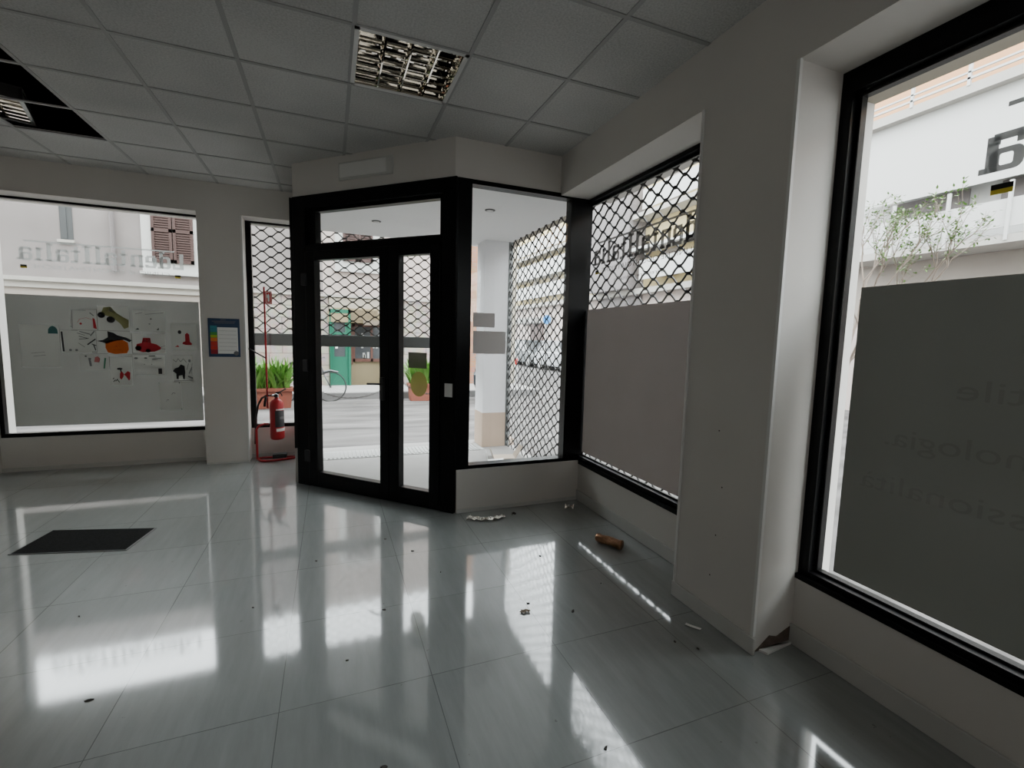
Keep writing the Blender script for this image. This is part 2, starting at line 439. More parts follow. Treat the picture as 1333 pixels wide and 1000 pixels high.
# ------------------------------------------------------------------ ceiling
GX = [-1.0632+.6*k for k in range(-4, 6)]
GY = [2.6499+.6*k for k in range(-10, 7)]
gx = sorted([XL] + [g for g in GX if XL < g < XR] + [XR]); gy = sorted([YF] + [g for g in GY if YF < g < YB] + [YB])
def hole(cx, cy):
    if -2.263 < cx < -1.663 and 3.25 < cy < 5.05: return True
    if .137 < cx < .737 and 2.65 < cy < 3.25: return True
    return False
b = MB()
for i in range(len(gx)-1):
    for j in range(len(gy)-1):
        cx, cy = (gx[i]+gx[i+1])/2, (gy[j]+gy[j+1])/2
        if not hole(cx, cy): b.box(gx[i], gx[i+1], gy[j], gy[j+1], CH, CH+.015)
ceil = struct(b.build('ceiling', 'ceiling_tile'), 'suspended ceiling of square speckled mineral tiles, one strip of tiles missing', 'ceiling')
b = MB(); b.use('tbar_paint')
for g in GX:
    if XL < g < XR: b.box(g-.012, g+.012, YF, YB, CH-.004, CH+.004)
for g in GY:
    if YF < g < YB: b.box(XL, XR, g-.012, g+.012, CH-.0045, CH+.0035)
tag(b.build('ceiling_grid', None, ceil), 'grey metal grid bars between the ceiling tiles')
b = MB()
b.box(XL, XR, YF, YB, 3.45, 3.5)
b.box(-2.35,-1.6,3.1,3.12,CH+.03,3.45); b.box(-2.95,-1.0,5.5,5.52,CH+.03,3.45); b.box(-1.0,-.98,3.1,5.5,CH+.03,3.45); b.box(-2.98,-2.96,3.1,5.5,CH+.03,3.45)
tag(b.build('ceiling_void', 'plenum_black', ceil), 'black void above the missing tiles')

# ------------------------------------------------------------------ louvre lights
def luminaire(name, loc, rz, tilt, label):
    r = empty(name, loc, rz, label, 'ceiling light', None)
    r.rotation_euler = (tilt[0], tilt[1], rz)
    H = .285
    b = MB(); b.box(-H-.01,H+.01,-H-.01,H+.01,.082,.09)
    for s in (-1,1):
        b.box(s*H-.008, s*H+.008, -H-.008, H+.008, 0, .085); b.box(-H-.008, H+.008, s*H-.008, s*H+.008, 0, .085)
    b.build('housing', 'lamp_inner', r)
    b = MB()
    for s in (-1,1):
        b.box(s*H-.012, s*H+.012, -H-.012, H+.012, -.004, .002); b.box(-H-.012, H+.012, s*H-.012, s*H+.012, -.004, .002)
    b.build('rim', 'lamp_white', r)
    b = MB(); b.box(-H+.008,H-.008,-H+.008,H-.008,.074,.080)
    for i in range(5):          # long parabolic reflectors between the tubes
        x = -H+.01 + i*(2*H-.02)/4
        for k in range(5):
            w0, w1 = .004+.016*(k/5)**1.6, .004+.016*((k+1)/5)**1.6
            b.prism([(x-w0, k*.012), (x+w0, k*.012), (x+w1, (k+1)*.012), (x-w1, (k+1)*.012)], -H+.008, H-.008, axis='y')
    for j in range(7):
        y = -H+.01 + j*(2*H-.02)/6
        for k in range(3):
            w0, w1 = .0015+.008*(k/3)**1.5, .0015+.008*((k+1)/3)**1.5
            b.prism([(y-w0, .004+k*.012), (y+w0, .004+k*.012), (y+w1, .004+(k+1)*.012), (y-w1, .004+(k+1)*.012)], -H+.008, H-.008, axis='x')
    tag(b.build('louver', 'mirror_metal', r), 'mirror-finish louvre grid')
    for i in range(4):
        x = -H+.01 + (i+.5)*(2*H-.02)/4
        b = MB(); b.lathe([(.010,-H+.012),(.013,-H+.03),(.013,H-.03),(.010,H-.012)], (x,0,.055), 12, 'y')
        b.build('fluorescent_tube', 'tube_glass', r, smooth=True)
    return r
luminaire('ceiling_light', (.437, 2.95, CH-.002), 0, (0,0), 'square mirror louvre ceiling light set in the ceiling grid before the door')
luminaire('ceiling_light', (-2.36, 4.78, 3.06), .30, (.03,.02), 'louvre ceiling light lying askew in the dark opening of missing tiles')

# ------------------------------------------------------------------ windows
def bars(b, L, Z0, Z1, l, r, t, bt, y0, y1):
    b.box(0, l, y0, y1, Z0, Z1); b.box(L-r, L, y0, y1, Z0, Z1)
    b.box(l, L-r, y0, y1, Z1-t, Z1); b.box(l, L-r, y0, y1, Z0, Z0+bt)
def window(name, loc, rz, L, Z0, Z1, l, r, t, bt, label, dep=.06, film_=None, fm=None, stepped=False):
    w = empty(name, loc, rz, label, 'window', kind='structure')
    b = MB(); bars(b, L, Z0, Z1, l, r, t, bt, 0, dep)
    if stepped:
        b.box(-.0, L, -.02, 0, Z0, Z0+bt*.5)
        bars(b, L, Z0, Z1, l+.02, r+.02, t+.02, bt+.012, .035, dep-.01)
    b.build('window_frame', 'black_metal', w)
    b = MB(); b.box(l*.5, L-r*.5, .028, .034, Z0+bt*.5, Z1-t*.5)
    b.build('window_pane', 'glass', w)
    if film_:
        b = MB(); b.box(film_[0], film_[1], .0262, .0274, film_[2], film_[3])
        tag(b.build('frosted_film', fm, w), 'frosted privacy film on the lower part of the glass')
    return w
W1 = window('window_1', (XL,6.15,0), 0, 1.77, .345, 2.695, .035, .02, .022, .04,
            'left shop window with frosted film and children drawings taped on', film_=(.105,1.705,.45,1.77), fm='film_back')
W2 = window('window_2', (-.86,6.15,0), 0, .55, .345, 2.695, .055, .01, .02, .04, 'narrow shop window between the column and the entrance door')
WS = window('window_3', (.955,3.70,0), 0, 1.155, .365, 2.70, .10, .165, .035, .03, 'fixed shop window right of the entrance door', dep=.10)
# R windows : local x -> world -y, local y -> world +x
W4 = window('window_4', (2.115,3.76,0), -PI/2, 1.71, .335, 2.68, .02, .02, .03, .066,
            'right shop window behind the rolling grille with frosted film', film_=(.06,1.66,.44,1.735), fm='film_side', stepped=True)
W5 = window('window_5', (2.112,1.535,0), -PI/2, 2.835, .335, 2.655, .075, .075, .095, .05,
            'large near shop window at the right with dark frosted film', dep=.08, film_=(.175,2.70,.432,1.72), fm='film_near', stepped=True)
# side return of the entrance
WR = window('window_6', (-.33,6.15,0), -PI/2, 1.2, .345, 2.70, .02, .02, .03, .04, 'narrow glazed return beside the entrance door', dep=.05)
b = MB(); b.box(-.33,-.285,4.97,6.13,-.1,.345)
struct(b.build('wall_return', 'wall_paint'), 'low parapet of the glazed return beside the entrance door', 'wall')

# ------------------------------------------------------------------ slab serif lettering on the glass
def ring(b, x0, y0, x1, y1, t, tv, r, T):
    def rr(x0,y0,x1,y1,r,n=4):
        o = []
        for cx, cy, a0 in ((x1-r,y1-r,0),(x0+r,y1-r,PI/2),(x0+r,y0+r,PI),(x1-r,y0+r,1.5*PI)):
            for k in range(n+1):
                a = a0+k/n*PI/2; o.append((cx+r*math.cos(a), cy+r*math.sin(a)))
        return o
    A = rr(x0,y0,x1,y1,r); B = rr(x0+t,y0+tv,x1-t,y1-tv,max(.01,r-t*.6))
    va = [b.bm.verts.new(T(p)) for p in A]; vb = [b.bm.verts.new(T(p)) for p in B]
    n = len(va)
    for i in range(n): b.face([va[i], va[(i+1)%n], vb[(i+1)%n], vb[i]])
GL = {
 'a': (.95, [('q',.58,0,.86,.78),('q',.80,0,1.0,.16),('q',.08,.80,.72,1.0),('q',.0,.66,.20,.92),('q',.55,.70,.86,.95),('r',0,0,.78,.60,.24,.15,.2)]),
 'd': (1.0, [('r',0,0,.86,1,.28,.17,.26),('q',.58,0,.86,1.38),('q',.46,1.22,.86,1.38),('q',.82,0,1.0,.16)]),
 'e': (.90, [('q',0,.14,.28,.86),('q',.08,.83,.74,1),('q',.56,.42,.84,.88),('q',.2,.42,.84,.56),('q',.08,0,.84,.18),('q',.62,.1,.86,.26)]),
 'n': (1.08,[('q',.06,0,.34,1),('q',0,.84,.34,1),('q',0,0,.42,.15),('q',.3,.83,.86,1),('q',.64,0,.92,.92),('q',.56,0,1.02,.15)]),
 't': (.72, [('q',.16,.1,.44,1.28),('q',0,.82,.66,.98),('q',.22,0,.70,.18)]),
 'l': (.62, [('q',.14,0,.44,1.38),('q',0,1.22,.44,1.38),('q',0,0,.58,.16)]),
 'i': (.62, [('q',.14,0,.44,1.0),('q',0,.84,.44,1.0),('q',0,0,.58,.16)]),
 'I': (.72, [('q',.17,0,.50,1.38),('q',0,1.22,.67,1.38),('q',0,0,.67,.16)]),
 'L': (.92, [('q',.02,0,.32,1.30),('q',.32,0,.86,.2),('q',.66,.2,.86,.50)]),
}
def slab_text(parent, word, u_start, length, base, xh, y, mname, name, rule=True):
    """mirrored: read from outside, so it runs towards -u seen from inside"""
    gap = .07
    tot = sum(GL[c][0]+gap for c in word)-gap
    sx = length/tot
    b = MB(); cur = 0
    for c in word:
        w, items = GL[c]
        T = lambda p, cur=cur: (u_start-(cur+p[0])*sx, y, base+p[1]*xh)
        for it in items:
            if it[0] == 'q':
                _, x0,y0,x1,y1 = it; b.poly([T((x0,y0)),T((x1,y0)),T((x1,y1)),T((x0,y1))])
            else: ring(b, *it[1:], T)
        cur += w+gap
    if rule: b.poly([(u_start-length*.06,y,2.283),(u_start-length*.96,y,2.283),(u_start-length*.96,y,2.299),(u_start-length*.06,y,2.299)])
    return b.build(name, mname, parent)
def font_text(parent, body, u_right, z, size, y, mname, name, width=None):
    cu = bpy.data.curves.new(name, 'FONT'); cu.body = body; cu.size = size; cu.resolution_u = 3
    o = bpy.data.objects.new(name+'_tmp', cu); C.objects.link(o)
    bpy.context.view_layer.update()
    me = bpy.data.meshes.new_from_object(o); bpy.data.objects.remove(o)
    xs = [v.co.x for v in me.vertices]; w = max(xs)-min(xs); k = (width/w) if width else 1
    for v in me.vertices:
        x, yy = v.co.x-min(xs), v.co.y
        v.co = (u_right - x*k, y, z+yy)
    me.materials.clear(); me.materials.append(MATS[mname])
    o = bpy.data.objects.new(name, me); C.objects.link(o); o.parent = parent
    return o
def marks(parent, spots, y):
    b = MB()
    for u0, u1, z in spots:
        b.use('vinyl_black').poly([(u0,y,z+.0),(u1,y,z),(u1,y,z+.018),(u0,y,z+.018)])
        b.use('vinyl_yellow').poly([(u0,y,z-.016),(u1,y,z-.016),(u1,y,z),(u0,y,z)])
    return b.build('lettering_mark', None, parent)
YL = .0245
slab_text(W1, 'LdentalItalia', 1.585, 1.36, 2.105, .128, YL, 'letters_pale', 'sign_lettering')
font_text(W1, 'CLINICHE ODONTOIATRICHE', 1.455, 2.03, .055, YL, 'letters_pale', 'small_lettering', 1.13)
marks(W1, [(.24,.29,2.042),(1.50,1.55,2.030)], YL)
slab_text(W4, 'LdentalItalia', 3.76-2.27, 1.36, 2.105, .128, YL, 'letters_grey', 'sign_lettering')
font_text(W4, 'CLINICHE ODONTOIATRICHE', 3.76-2.36, 2.035, .055, YL, 'letters_grey', 'small_lettering', 1.13)
font_text(W4, 'Direttore Sanitario', 3.76-2.68, 1.945, .042, YL, 'letters_grey', 'small_lettering', .62)
marks(W4, [(3.76-3.59,3.76-3.54,2.045)], YL)
slab_text(W5, 'LdentalItalia', 1.535+.37, 1.365, 2.075, .128, YL, 'letters_dark', 'sign_lettering')
marks(W5, [(.575,.634,2.014)], YL)
for txt, u0, zz, sz in (('stile', .55, 1.28, .11), ('Tecnologia.', .33, 1.065, .11), ('Professionalit\u00e0', .25, .865, .11)):
    cu_w = {'stile': .25, 'Tecnologia.': .66, 'Professionalit\u00e0': .85}[txt]
    font_text(W5, txt, u0+cu_w, zz, sz, .0255, 'film_text', 'faint_lettering', cu_w)

# ------------------------------------------------------------------ entrance door (local x along the diagonal, y outwards)
ANG = math.atan2(-.7105, .7037)
D = empty('door_1', (-.285, 4.943, 0), ANG, 'black metal entrance door with two glazed leaves and a transom light', 'door', kind='structure')
L = 1.752
b = MB()
b.box(0, .16, -.03, .09, 0, 2.70); b.box(1.62, L, -.03, .09, 0, 2.70)
b.box(.16, 1.62, -.03, .09, 2.585, 2.70)
b.box(.16, 1.62, -.03, .09, 2.20, 2.262)
b.box(.16, .25, .0, .07, 2.262, 2.585); b.box(1.585, 1.62, .0, .07, 2.262, 2.585)
b.box(.25, 1.585, .0, .07, 2.555, 2.585); b.box(.25, 1.585, .0, .07, 2.262, 2.277)
b.box(0, L, -.02, .09, 0, .03)
b.build('door_frame', 'black_metal', D, bevel=.004)
b = MB(); b.box(.24,1.6,.03,.036,2.27,2.56)
b.build('transom_pane', 'glass', D)
def leaf(u0, u1, l, r):
    f = MB()
    f.box(u0, u0+l, -.045, .03, .035, 2.20); f.box(u1-r, u1, -.045, .03, .035, 2.20)
    f.box(u0+l, u1-r, -.045, .03, 2.12, 2.20); f.box(u0+l, u1-r, -.045, .03, .035, .155)
    o = f.build('door_leaf', 'black_metal', D, bevel=.005)
    g = MB(); g.box(u0+l-.01, u1-r+.01, -.012, -.006, .145, 2.13); g.build('door_pane', 'glass', o)
    return o
LF1 = leaf(.163, 1.108, .11, .098); LF2 = leaf(1.112, 1.618, .10, .098)
b = MB(); b.box(1.035,1.07,-.075,-.045,.90,1.10); b.tube([(1.052,-.06,1.045),(1.052,-.10,1.045),(1.035,-.105,1.045),(.925,-.10,1.040)], .009, 8)
b.lathe([(.010,-.062),(.010,-.045)], (1.052,0,.95), 10, 'y')
tag(b.build('door_handle', 'black_rubber', LF1), 'black lever handle')
for z in (.30, 1.16, 1.95):
    b = MB(); b.box(.125,.185,-.062,-.03,z-.055,z+.055); b.build('hinge', 'dark_seal', D, bevel=.006)
b = MB(); b.box(1.29,1.475,-.0145,-.0125,1.193,1.325); tag(b.build('door_sticker', 'sticker_dark', LF2), 'square dark sticker on the glass')
b = MB(); b.prism([(1.397+.085*math.cos(t*PI/16), 1.06+.105*math.sin(t*PI/16)) for t in range(32)], -.0145, -.0125, axis='y')
tag(b.build('door_sticker', 'sticker_olive', LF2), 'oval olive sticker on the glass')
b = MB(); b.box(1.662,1.735,-.034,-.031,.975,1.085)
tag(b.build('door_card', 'lamp_white', D), 'small pale card on the door post')
# corner post between the door and window_3
b = MB(); b.prism([(.948,3.698),(1.06,3.698),(1.06,3.80),(1.02,3.85),(.965,3.80)], 0.365, 2.70)
struct(b.build('trim_4', 'black_metal'), 'black metal corner post right of the entrance door', 'trim')
b = MB(); b.box(2.04, 2.16, 3.715, 3.80, .335, 2.70)
struct(b.build('trim_5', 'black_metal'), 'black metal corner post where the two right windows meet', 'trim')

# emergency lamp above the door
T = Matrix.Translation((-.285,4.943,0)) @ Matrix.Rotation(ANG, 4, 'Z')
EL = empty('emergency_lamp', tuple(T @ Vector((.845,0,2.786))), ANG, 'flat off-white emergency lamp on the fascia above the door', 'lamp')
b = MB(); b.box(-.292,.292,-.028,0,0,.15); b.build('lamp_housing', 'baseboard_paint', EL, bevel=.012)
b = MB(); b.box(-.265,.235,-.034,-.028,.018,.132); b.build('lamp_cover', 'trim_white', EL, bevel=.003)

# ------------------------------------------------------------------ porch
b = MB(); b.prism([(-.30,6.16),(-.30,4.99),(-.27,4.96),(.97,3.72),(2.34,3.72),(2.34,6.40),(-.30,6.40)], -.1, -.004)
struct(b.build('porch_floor', 'pavement_light'), 'pale paved floor of the entrance porch outside the door', 'floor')
b = MB(); b.prism([(-.285,6.42),(-.285,4.96),(.97,3.80),(2.25,3.80),(2.25,6.42)], 2.72, 2.74)
for x in (.62, 1.55): b.box(x-.002, x+.002, 4.2, 6.4, 2.7192, 2.7205)
pc = struct(b.build('porch_ceiling', 'porch_white'), 'white plasterboard ceiling of the entrance porch', 'ceiling')
for i, (x, y) in enumerate(((.501,5.587),(1.491,4.565))):
    r = empty('recessed_spotlight', (x,y,2.712), 0, ['small recessed spotlight in porch ceiling above the double door','small recessed spotlight in porch ceiling seen through the right window'][i], 'light')
    b = MB(); b.lathe([(.046,0),(.052,.004),(.052,.008),(.04,.008)], n=20); b.build('spotlight_rim', 'grey_metal', r, smooth=True)
    b = MB(); b.lathe([(.018,-.003),(.034,-.001),(.036,.004)], n=20); b.build('spotlight_lens', 'lamp_white', r, smooth=True)
# ribbed threshold strip
b = MB(); b.box(-.29, 1.86, 5.76, 6.14, -.004, .004)
n = 46
for i in range(n):
    x = -.27+i*(2.11/n); b.box(x, x+.024, 5.78, 6.12, .004, .012)
tag(b.build('threshold_plate', 'facade_white'), 'bright ribbed threshold plate on the porch floor', 'threshold')
# outside corner column
b = MB(); b.use('col_white').box(1.88, 2.215, 5.92, 6.26, .46, 2.72); b.use('col_beige').box(1.877, 2.218, 5.917, 6.263, -.004, .46)
struct(b.build('trim_6'), 'square outside corner pillar, white above and beige below', 'pillar')
b = MB(); b.use('col_beige').box(2.205,2.34,5.92,6.42,-.05,.09)
b.build('trim_7'); struct(bpy.data.objects['trim_7'], 'low sill stone at the foot of the outside pillar', 'trim')

# ------------------------------------------------------------------ rolling grilles
def grille(name, loc, rz, L, zb, zt, label, period=.184, s=.0605, r=.0042, phase=0, barh=.15):
    g = empty(name, loc, rz, label, 'grille', None)
    b = MB(); n = int((zt-zb)/s)+1; st = period/10; N = int(L/st)+1
    for k in range(n+1):
        z0 = zb+k*s
        pts = []
        for i in range(N):
            x = i*st; c = math.cos(2*PI*(x/period)+phase+k*PI)
            c = (abs(c)**.97)*(1 if c > 0 else -1)
            z = z0+c*s*.5
            if z > zt+.03: z = zt+.03
            pts.append((x, .006*(1 if k % 2 else -1)*(1-abs(c))*.6, z))
        b.tube(pts, r, 5, cap=False)
    # little collars where the links touch
    for k in range(n):
        z = zb+(k+.5)*s
        for i in range(int(L/period)+2):
            x = ((i*2+(0 if k % 2 == 0 else 1))*PI-phase)/(2*PI)*period
            if 0 <= x <= L: b.box(x-.011, x+.011, -.009, .009, z-.011, z+.011)
    b.build('lattice', 'rod_metal', g, smooth=False)
    b = MB(); b.box(0, L, -.018, .018, zb-s*.5-barh, zb-s*.5-.002); b.box(0,L,-.026,.026,zb-s*.5-.02,zb-s*.5-.012); b.box(0,L,-.026,.026,zb-s*.5-barh,zb-s*.5-barh+.012)
    b.build('bottom_bar', 'bar_metal', g, bevel=.003)
    for x in (-.03, L):
        b = MB(); b.box(x-.012, x+.035, -.03, .03, (-.09 if rz == 0 else -.09), zt)
        b.build('guide_rail', 'bar_metal', g)
    return g
grille('rolling_grille', (-.99,6.46,0), 0, 2.80, 1.48, 2.80, 'half raised rolling grille of wavy links across the porch behind the door', phase=.6, r=.0074)
grille('rolling_grille', (2.235,5.92,0), -PI/2, 3.86, .02, 2.80, 'fully lowered rolling grille of wavy links outside the right window', phase=1.1, barh=.06, r=.0078)

# ------------------------------------------------------------------ drawings on the left window (flat papers, inside of the glass)
def paper(x0, x1, z0, z1, label, shapes=(), name='paper_drawing', y=6.172, m='paper_back', rot=0):
    cx, cz = (x0+x1)/2, z0
    p = empty(name, (cx, y, z0), 0, label, 'drawing', 'papers taped to the left window film')
    w, h = x1-x0, z1-z0
    b = MB(); b.box(-w/2, w/2, -.001, 0, 0, h); b.build('sheet', m, p)
    for nm, ink, polys in shapes:
        for pl in polys:
            b = MB(); b.poly([(-w/2+u*w, -.0022, v*h) for u, v in pl]); b.build(nm, ink, p)
    p.rotation_euler = (0, rot, 0)
    return p
def circ(cx, cy, r, asp=1, n=14): return [(cx+r*math.cos(2*PI*i/n), cy+r*asp*math.sin(2*PI*i/n)) for i in range(n)]
def bar(x0, y0, x1, y1, t=.02):
    dx, dy = x1-x0, y1-y0; l = math.hypot(dx,dy); nx, ny = -dy/l*t, dx/l*t
    return [(x0-nx,y0-ny),(x1-nx,y1-ny),(x1+nx,y1+ny),(x0+nx,y0+ny)]
paper(-2.845,-2.545,1.05,1.475,'large blank sheet with a dark teal dome drawn at its top right',
      [('teal_dome','ink_teal',[[(.72,.80),(.98,.80),(.97,.9),(.92,.96),(.85,.985),(.78,.96),(.73,.9)]]),
       ('pencil_lines','ink_grey',[bar(.25,.33,.6,.36,.004),bar(.3,.26,.62,.29,.004)])])
paper(-2.535,-2.29,1.20,1.425,'sheet with a tall black stroke and small grey scribbles',
      [('black_stroke','ink_black',[bar(.08,.05,.05,.95,.03)]),('scribbles','ink_grey',[circ(.3,.12,.05),circ(.5,.12,.05),bar(.55,.9,.8,.8,.012)])])
paper(-2.445,-2.235,1.435,1.645,'sheet with a faint pink face and a red mark at its right',
      [('red_mark','ink_red',[[(.85,.6),(.93,.55),(1,.05),(.86,.1)],circ(.38,.3,.05)]),('outline','ink_grey',[bar(.08,.95,.05,.05,.012),bar(.08,.97,.6,.95,.01),bar(.75,.85,.9,.7,.02),circ(-.0,.15,.03)]),('pink_arc','ink_pink',[bar(.3,.5,.6,.6,.008),bar(.6,.6,.85,.5,.008),bar(.25,.35,.35,.5,.008)])])
paper(-2.395,-2.25,1.215,1.43,'sheet of dark pencils, scissors and tools drawn at a slant',
      [('tool_strokes','ink_black',[bar(.05,.72,.55,.62,.012),bar(.05,.58,.6,.62,.012),bar(.5,.32,.98,.6,.03),bar(.85,.32,.95,.05,.03),bar(.75,.36,1,.28,.02)]),('grey_strokes','ink_grey',[bar(.1,.95,.7,.82,.02),bar(.7,.75,.95,.98,.03),bar(0,.4,.35,.2,.012)])])
paper(-2.225,-1.96,1.435,1.69,'sheet with an olive buggy on big dark wheels',
      [('buggy_body','ink_olive',[[(.12,.72),(.2,.93),(.42,.97),(.6,.72),(.82,.55),(.98,.45),(.96,.15),(.82,.08),(.7,.3),(.45,.55),(.2,.62)]]),
       ('buggy_window','paper_back',[[(.35,.78),(.37,.92),(.43,.92),(.53,.74)]]),
       ('wheel','ink_black',[circ(.12,.62,.12,1),circ(.41,.45,.135,1)]),('hub','ink_grey',[circ(.12,.62,.045,1),circ(.41,.45,.05,1)])])
paper(-2.245,-1.955,1.195,1.43,'sheet with an orange pumpkin wearing a black pointed hat',
      [('pumpkin','ink_orange',[[(.25,.48),(.38,.60),(.75,.62),(.90,.5),(.92,.2),(.86,.02),(.5,-.02),(.3,.05),(.24,.25)]]),
       ('hat','ink_black',[[(.0,.55),(.15,.50),(.3,.44),(.55,.58),(.8,.62),(.95,.52),(1.02,.60),(.86,.72),(.6,.82),(.5,.92),(.32,.99),(.33,.72),(.18,.60)]]),
       ('face_marks','ink_red',[[(.5,.3),(.55,.38),(.6,.3)],bar(.45,.17,.7,.17,.01)])])
paper(-1.93,-1.645,1.44,1.655,'pale sheet with thin dark lines along its top edge',
      [('thin_lines','ink_grey',[bar(.08,.82,.3,.9,.01),bar(.38,.82,.95,.92,.012),circ(.5,.35,.03)]),('dark_spots','ink_black',[circ(.55,.6,.03),[(.05,.05),(.18,.05),(.14,.14)],[(.7,.05),(.78,.18),(.78,.05)]])])
paper(-1.945,-1.655,1.205,1.41,'sheet with a red racing car with a pointed nose',
      [('car_body','ink_red',[[(.10,.15),(.12,.45),(.28,.52),(.32,.78),(.54,.78),(.56,.52),(.72,.46),(.86,.30),(.84,.2),(.66,.08),(.3,.04)]]),
       ('car_window','paper_back',[[(.33,.54),(.35,.73),(.42,.73),(.42,.54)],[(.45,.54),(.45,.73),(.52,.72),(.52,.54)]]),
       ('car_wheel','ink_black',[circ(.17,.25,.10,1.3),circ(.46,.12,.08,1.2)]),('tail','ink_grey',[bar(.85,.32,1,.4,.008),bar(.85,.25,1,.2,.008)])])
paper(-1.60,-1.365,1.245,1.535,'sheet with a red boot shape and a small black dot',
      [('red_boot','ink_red',[[(.42,.22),(.55,.18),(.78,.18),(.80,.24),(.72,.30),(.70,.58),(.62,.64),(.54,.58),(.54,.32),(.44,.28)],[(.12,.1),(.3,.1),(.24,.17)]]),('black_dot','ink_black',[circ(.33,.66,.07)])])
paper(-2.39,-2.155,1.02,1.19,'low pale sheet with three small coloured figures in a row',
      [('grey_figure','ink_grey',[bar(.32,.75,.36,.25,.04),circ(.34,.7,.05)]),('pink_figure','ink_pink',[[(.48,.5),(.52,.8),(.62,.85),(.7,.7),(.66,.48)]]),('green_figure','ink_green',[bar(.88,.75,.82,.1,.03)]),('black_dot','ink_black',[circ(.2,.85,.04)])])
paper(-2.145,-1.96,.86,1.16,'upright sheet with a red fish, green hat shape and black letters',
      [('red_fish','ink_red',[[(.4,.25),(.48,.2),(.57,.3),(.6,.4),(.5,.5),(.42,.42)],[(.6,.38),(.78,.5),(.9,.45),(.88,.22),(.82,.16),(.7,.3)]]),('green_oval','ink_black',[circ(.42,.58,.13,.3),bar(.46,.55,.48,.45,.03)]),('black_letters','ink_black',[bar(.08,.22,.14,.26,.015),bar(.1,.12,.2,.2,.015),bar(.2,.14,.3,.22,.015),bar(.28,.2,.38,.1,.015)])])
paper(-1.95,-1.67,.965,1.18,'wide sheet with a small black block at its right side',
      [('black_block','ink_black',[[(.78,.06),(.9,.06),(.9,.34),(.78,.34)],bar(.5,.96,.7,.97,.02)]),('scribbles','ink_grey',[circ(.1,.85,.06,.8),circ(.4,.86,.05,.8),bar(.6,.8,.9,.86,.02),circ(.35,.55,.02),circ(.58,.55,.02),bar(0,.02,.95,.02,.006)])])
paper(-1.605,-1.415,.895,1.18,'sheet with a black animal below a row of grey zigzags',
      [('black_animal','ink_black',[[(.02,.4),(.12,.5),(.3,.55),(.42,.66),(.6,.6),(.62,.35),(.58,.08),(.5,.1),(.48,.25),(.3,.22),(.28,.08),(.18,.1),(.18,.3)]]),
       ('zigzag','ink_grey',[bar(.05,.85,.2,.75,.012),bar(.2,.75,.3,.88,.012),bar(.3,.88,.42,.76,.012),bar(.42,.76,.55,.88,.012),bar(.55,.88,.7,.74,.012),circ(.85,.8,.06,1),bar(.75,.2,.98,.12,.03),bar(.8,.3,.95,.55,.02),bar(.7,.45,.8,.7,.012),bar(.9,.3,.98,.7,.01),bar(.05,.02,.95,.04,.012)])])
paper(-1.735,-1.53,.58,.885,'lowest sheet, very faint, held by four dark corner dots',
      [('corner_dots','ink_black',[circ(.02,.98,.02),circ(.92,.98,.035,.5),circ(.05,.02,.025,.6),circ(.97,.02,.035,.6)]),('faint_curls','ink_grey',[bar(.3,.3,.34,.38,.01),bar(.34,.38,.42,.36,.01),bar(.55,.55,.6,.62,.01),bar(.6,.62,.72,.6,.01)])])

# paper sheets on the side window
for x0,x1,z0,z1,lb in ((1.088,1.275,1.548,1.665,'upper small grey paper sheet taped inside the window right of the door'),
                       (1.090,1.375,1.330,1.516,'lower wide grey paper sheet taped inside the window right of the door')):
    b = MB(); b.box(x0, x1, 3.7215, 3.7235, z0, z1)
    tag(b.build('paper_sheet', 'paper_side'), lb, 'paper')

# energy poster on the column
P = empty('wall_poster', (-1.057, YB-.001, 1.182), 0, 'dark blue poster with rainbow scale and white table on the column', 'poster')
b = MB(); b.box(-.147,.147,-.006,0,0,.413); b.build('poster_sheet', 'poster_blue', P)
for z0,z1,m in ((.335,.30,'p_teal'),(.30,.265,'p_teal'),(.265,.235,'p_green'),(.235,.205,'p_lime'),(.205,.165,'p_orange'),(.165,.12,'p_red'),(.12,.075,'p_red'),(.075,.03,'p_maroon')):
    b = MB(); b.box(-.128,-.066,-.0075,-.006,z1+.002,z0); b.build('scale_band', m, P)
b = MB(); b.box(-.062,.128,-.0075,-.006,.035,.318); b.build('poster_table', 'paper_white', P)
b = MB()
for i in range(6): b.box(-.05,.115,-.0082,-.0075,.07+i*.042,.072+i*.042)
for u0,u1,z in ((-.03,.02,.395),(-.11,.11,.378),(-.09,.10,.362)): b.box(u0,u1,-.0082,-.006,z,z+.006)
b.build('printed_lines', 'ink_grey', P)
b = MB(); b.lathe([(.024,-.0092),(.024,-.0076)], (.108,0,.04), 20, 'y'); b.build('round_seal', 'ink_grey', P)

# switch at the left wall
b = MB(); b.box(XL, XL+.012, 5.50, 5.60, .62, .70); b.box(XL+.012,XL+.016,5.51,5.59,.63,.655); b.box(XL+.012,XL+.016,5.51,5.59,.665,.69)
tag(b.build('wall_socket', 'black_rubber', bevel=.002), 'small dark socket plate on the far left wall', 'socket')

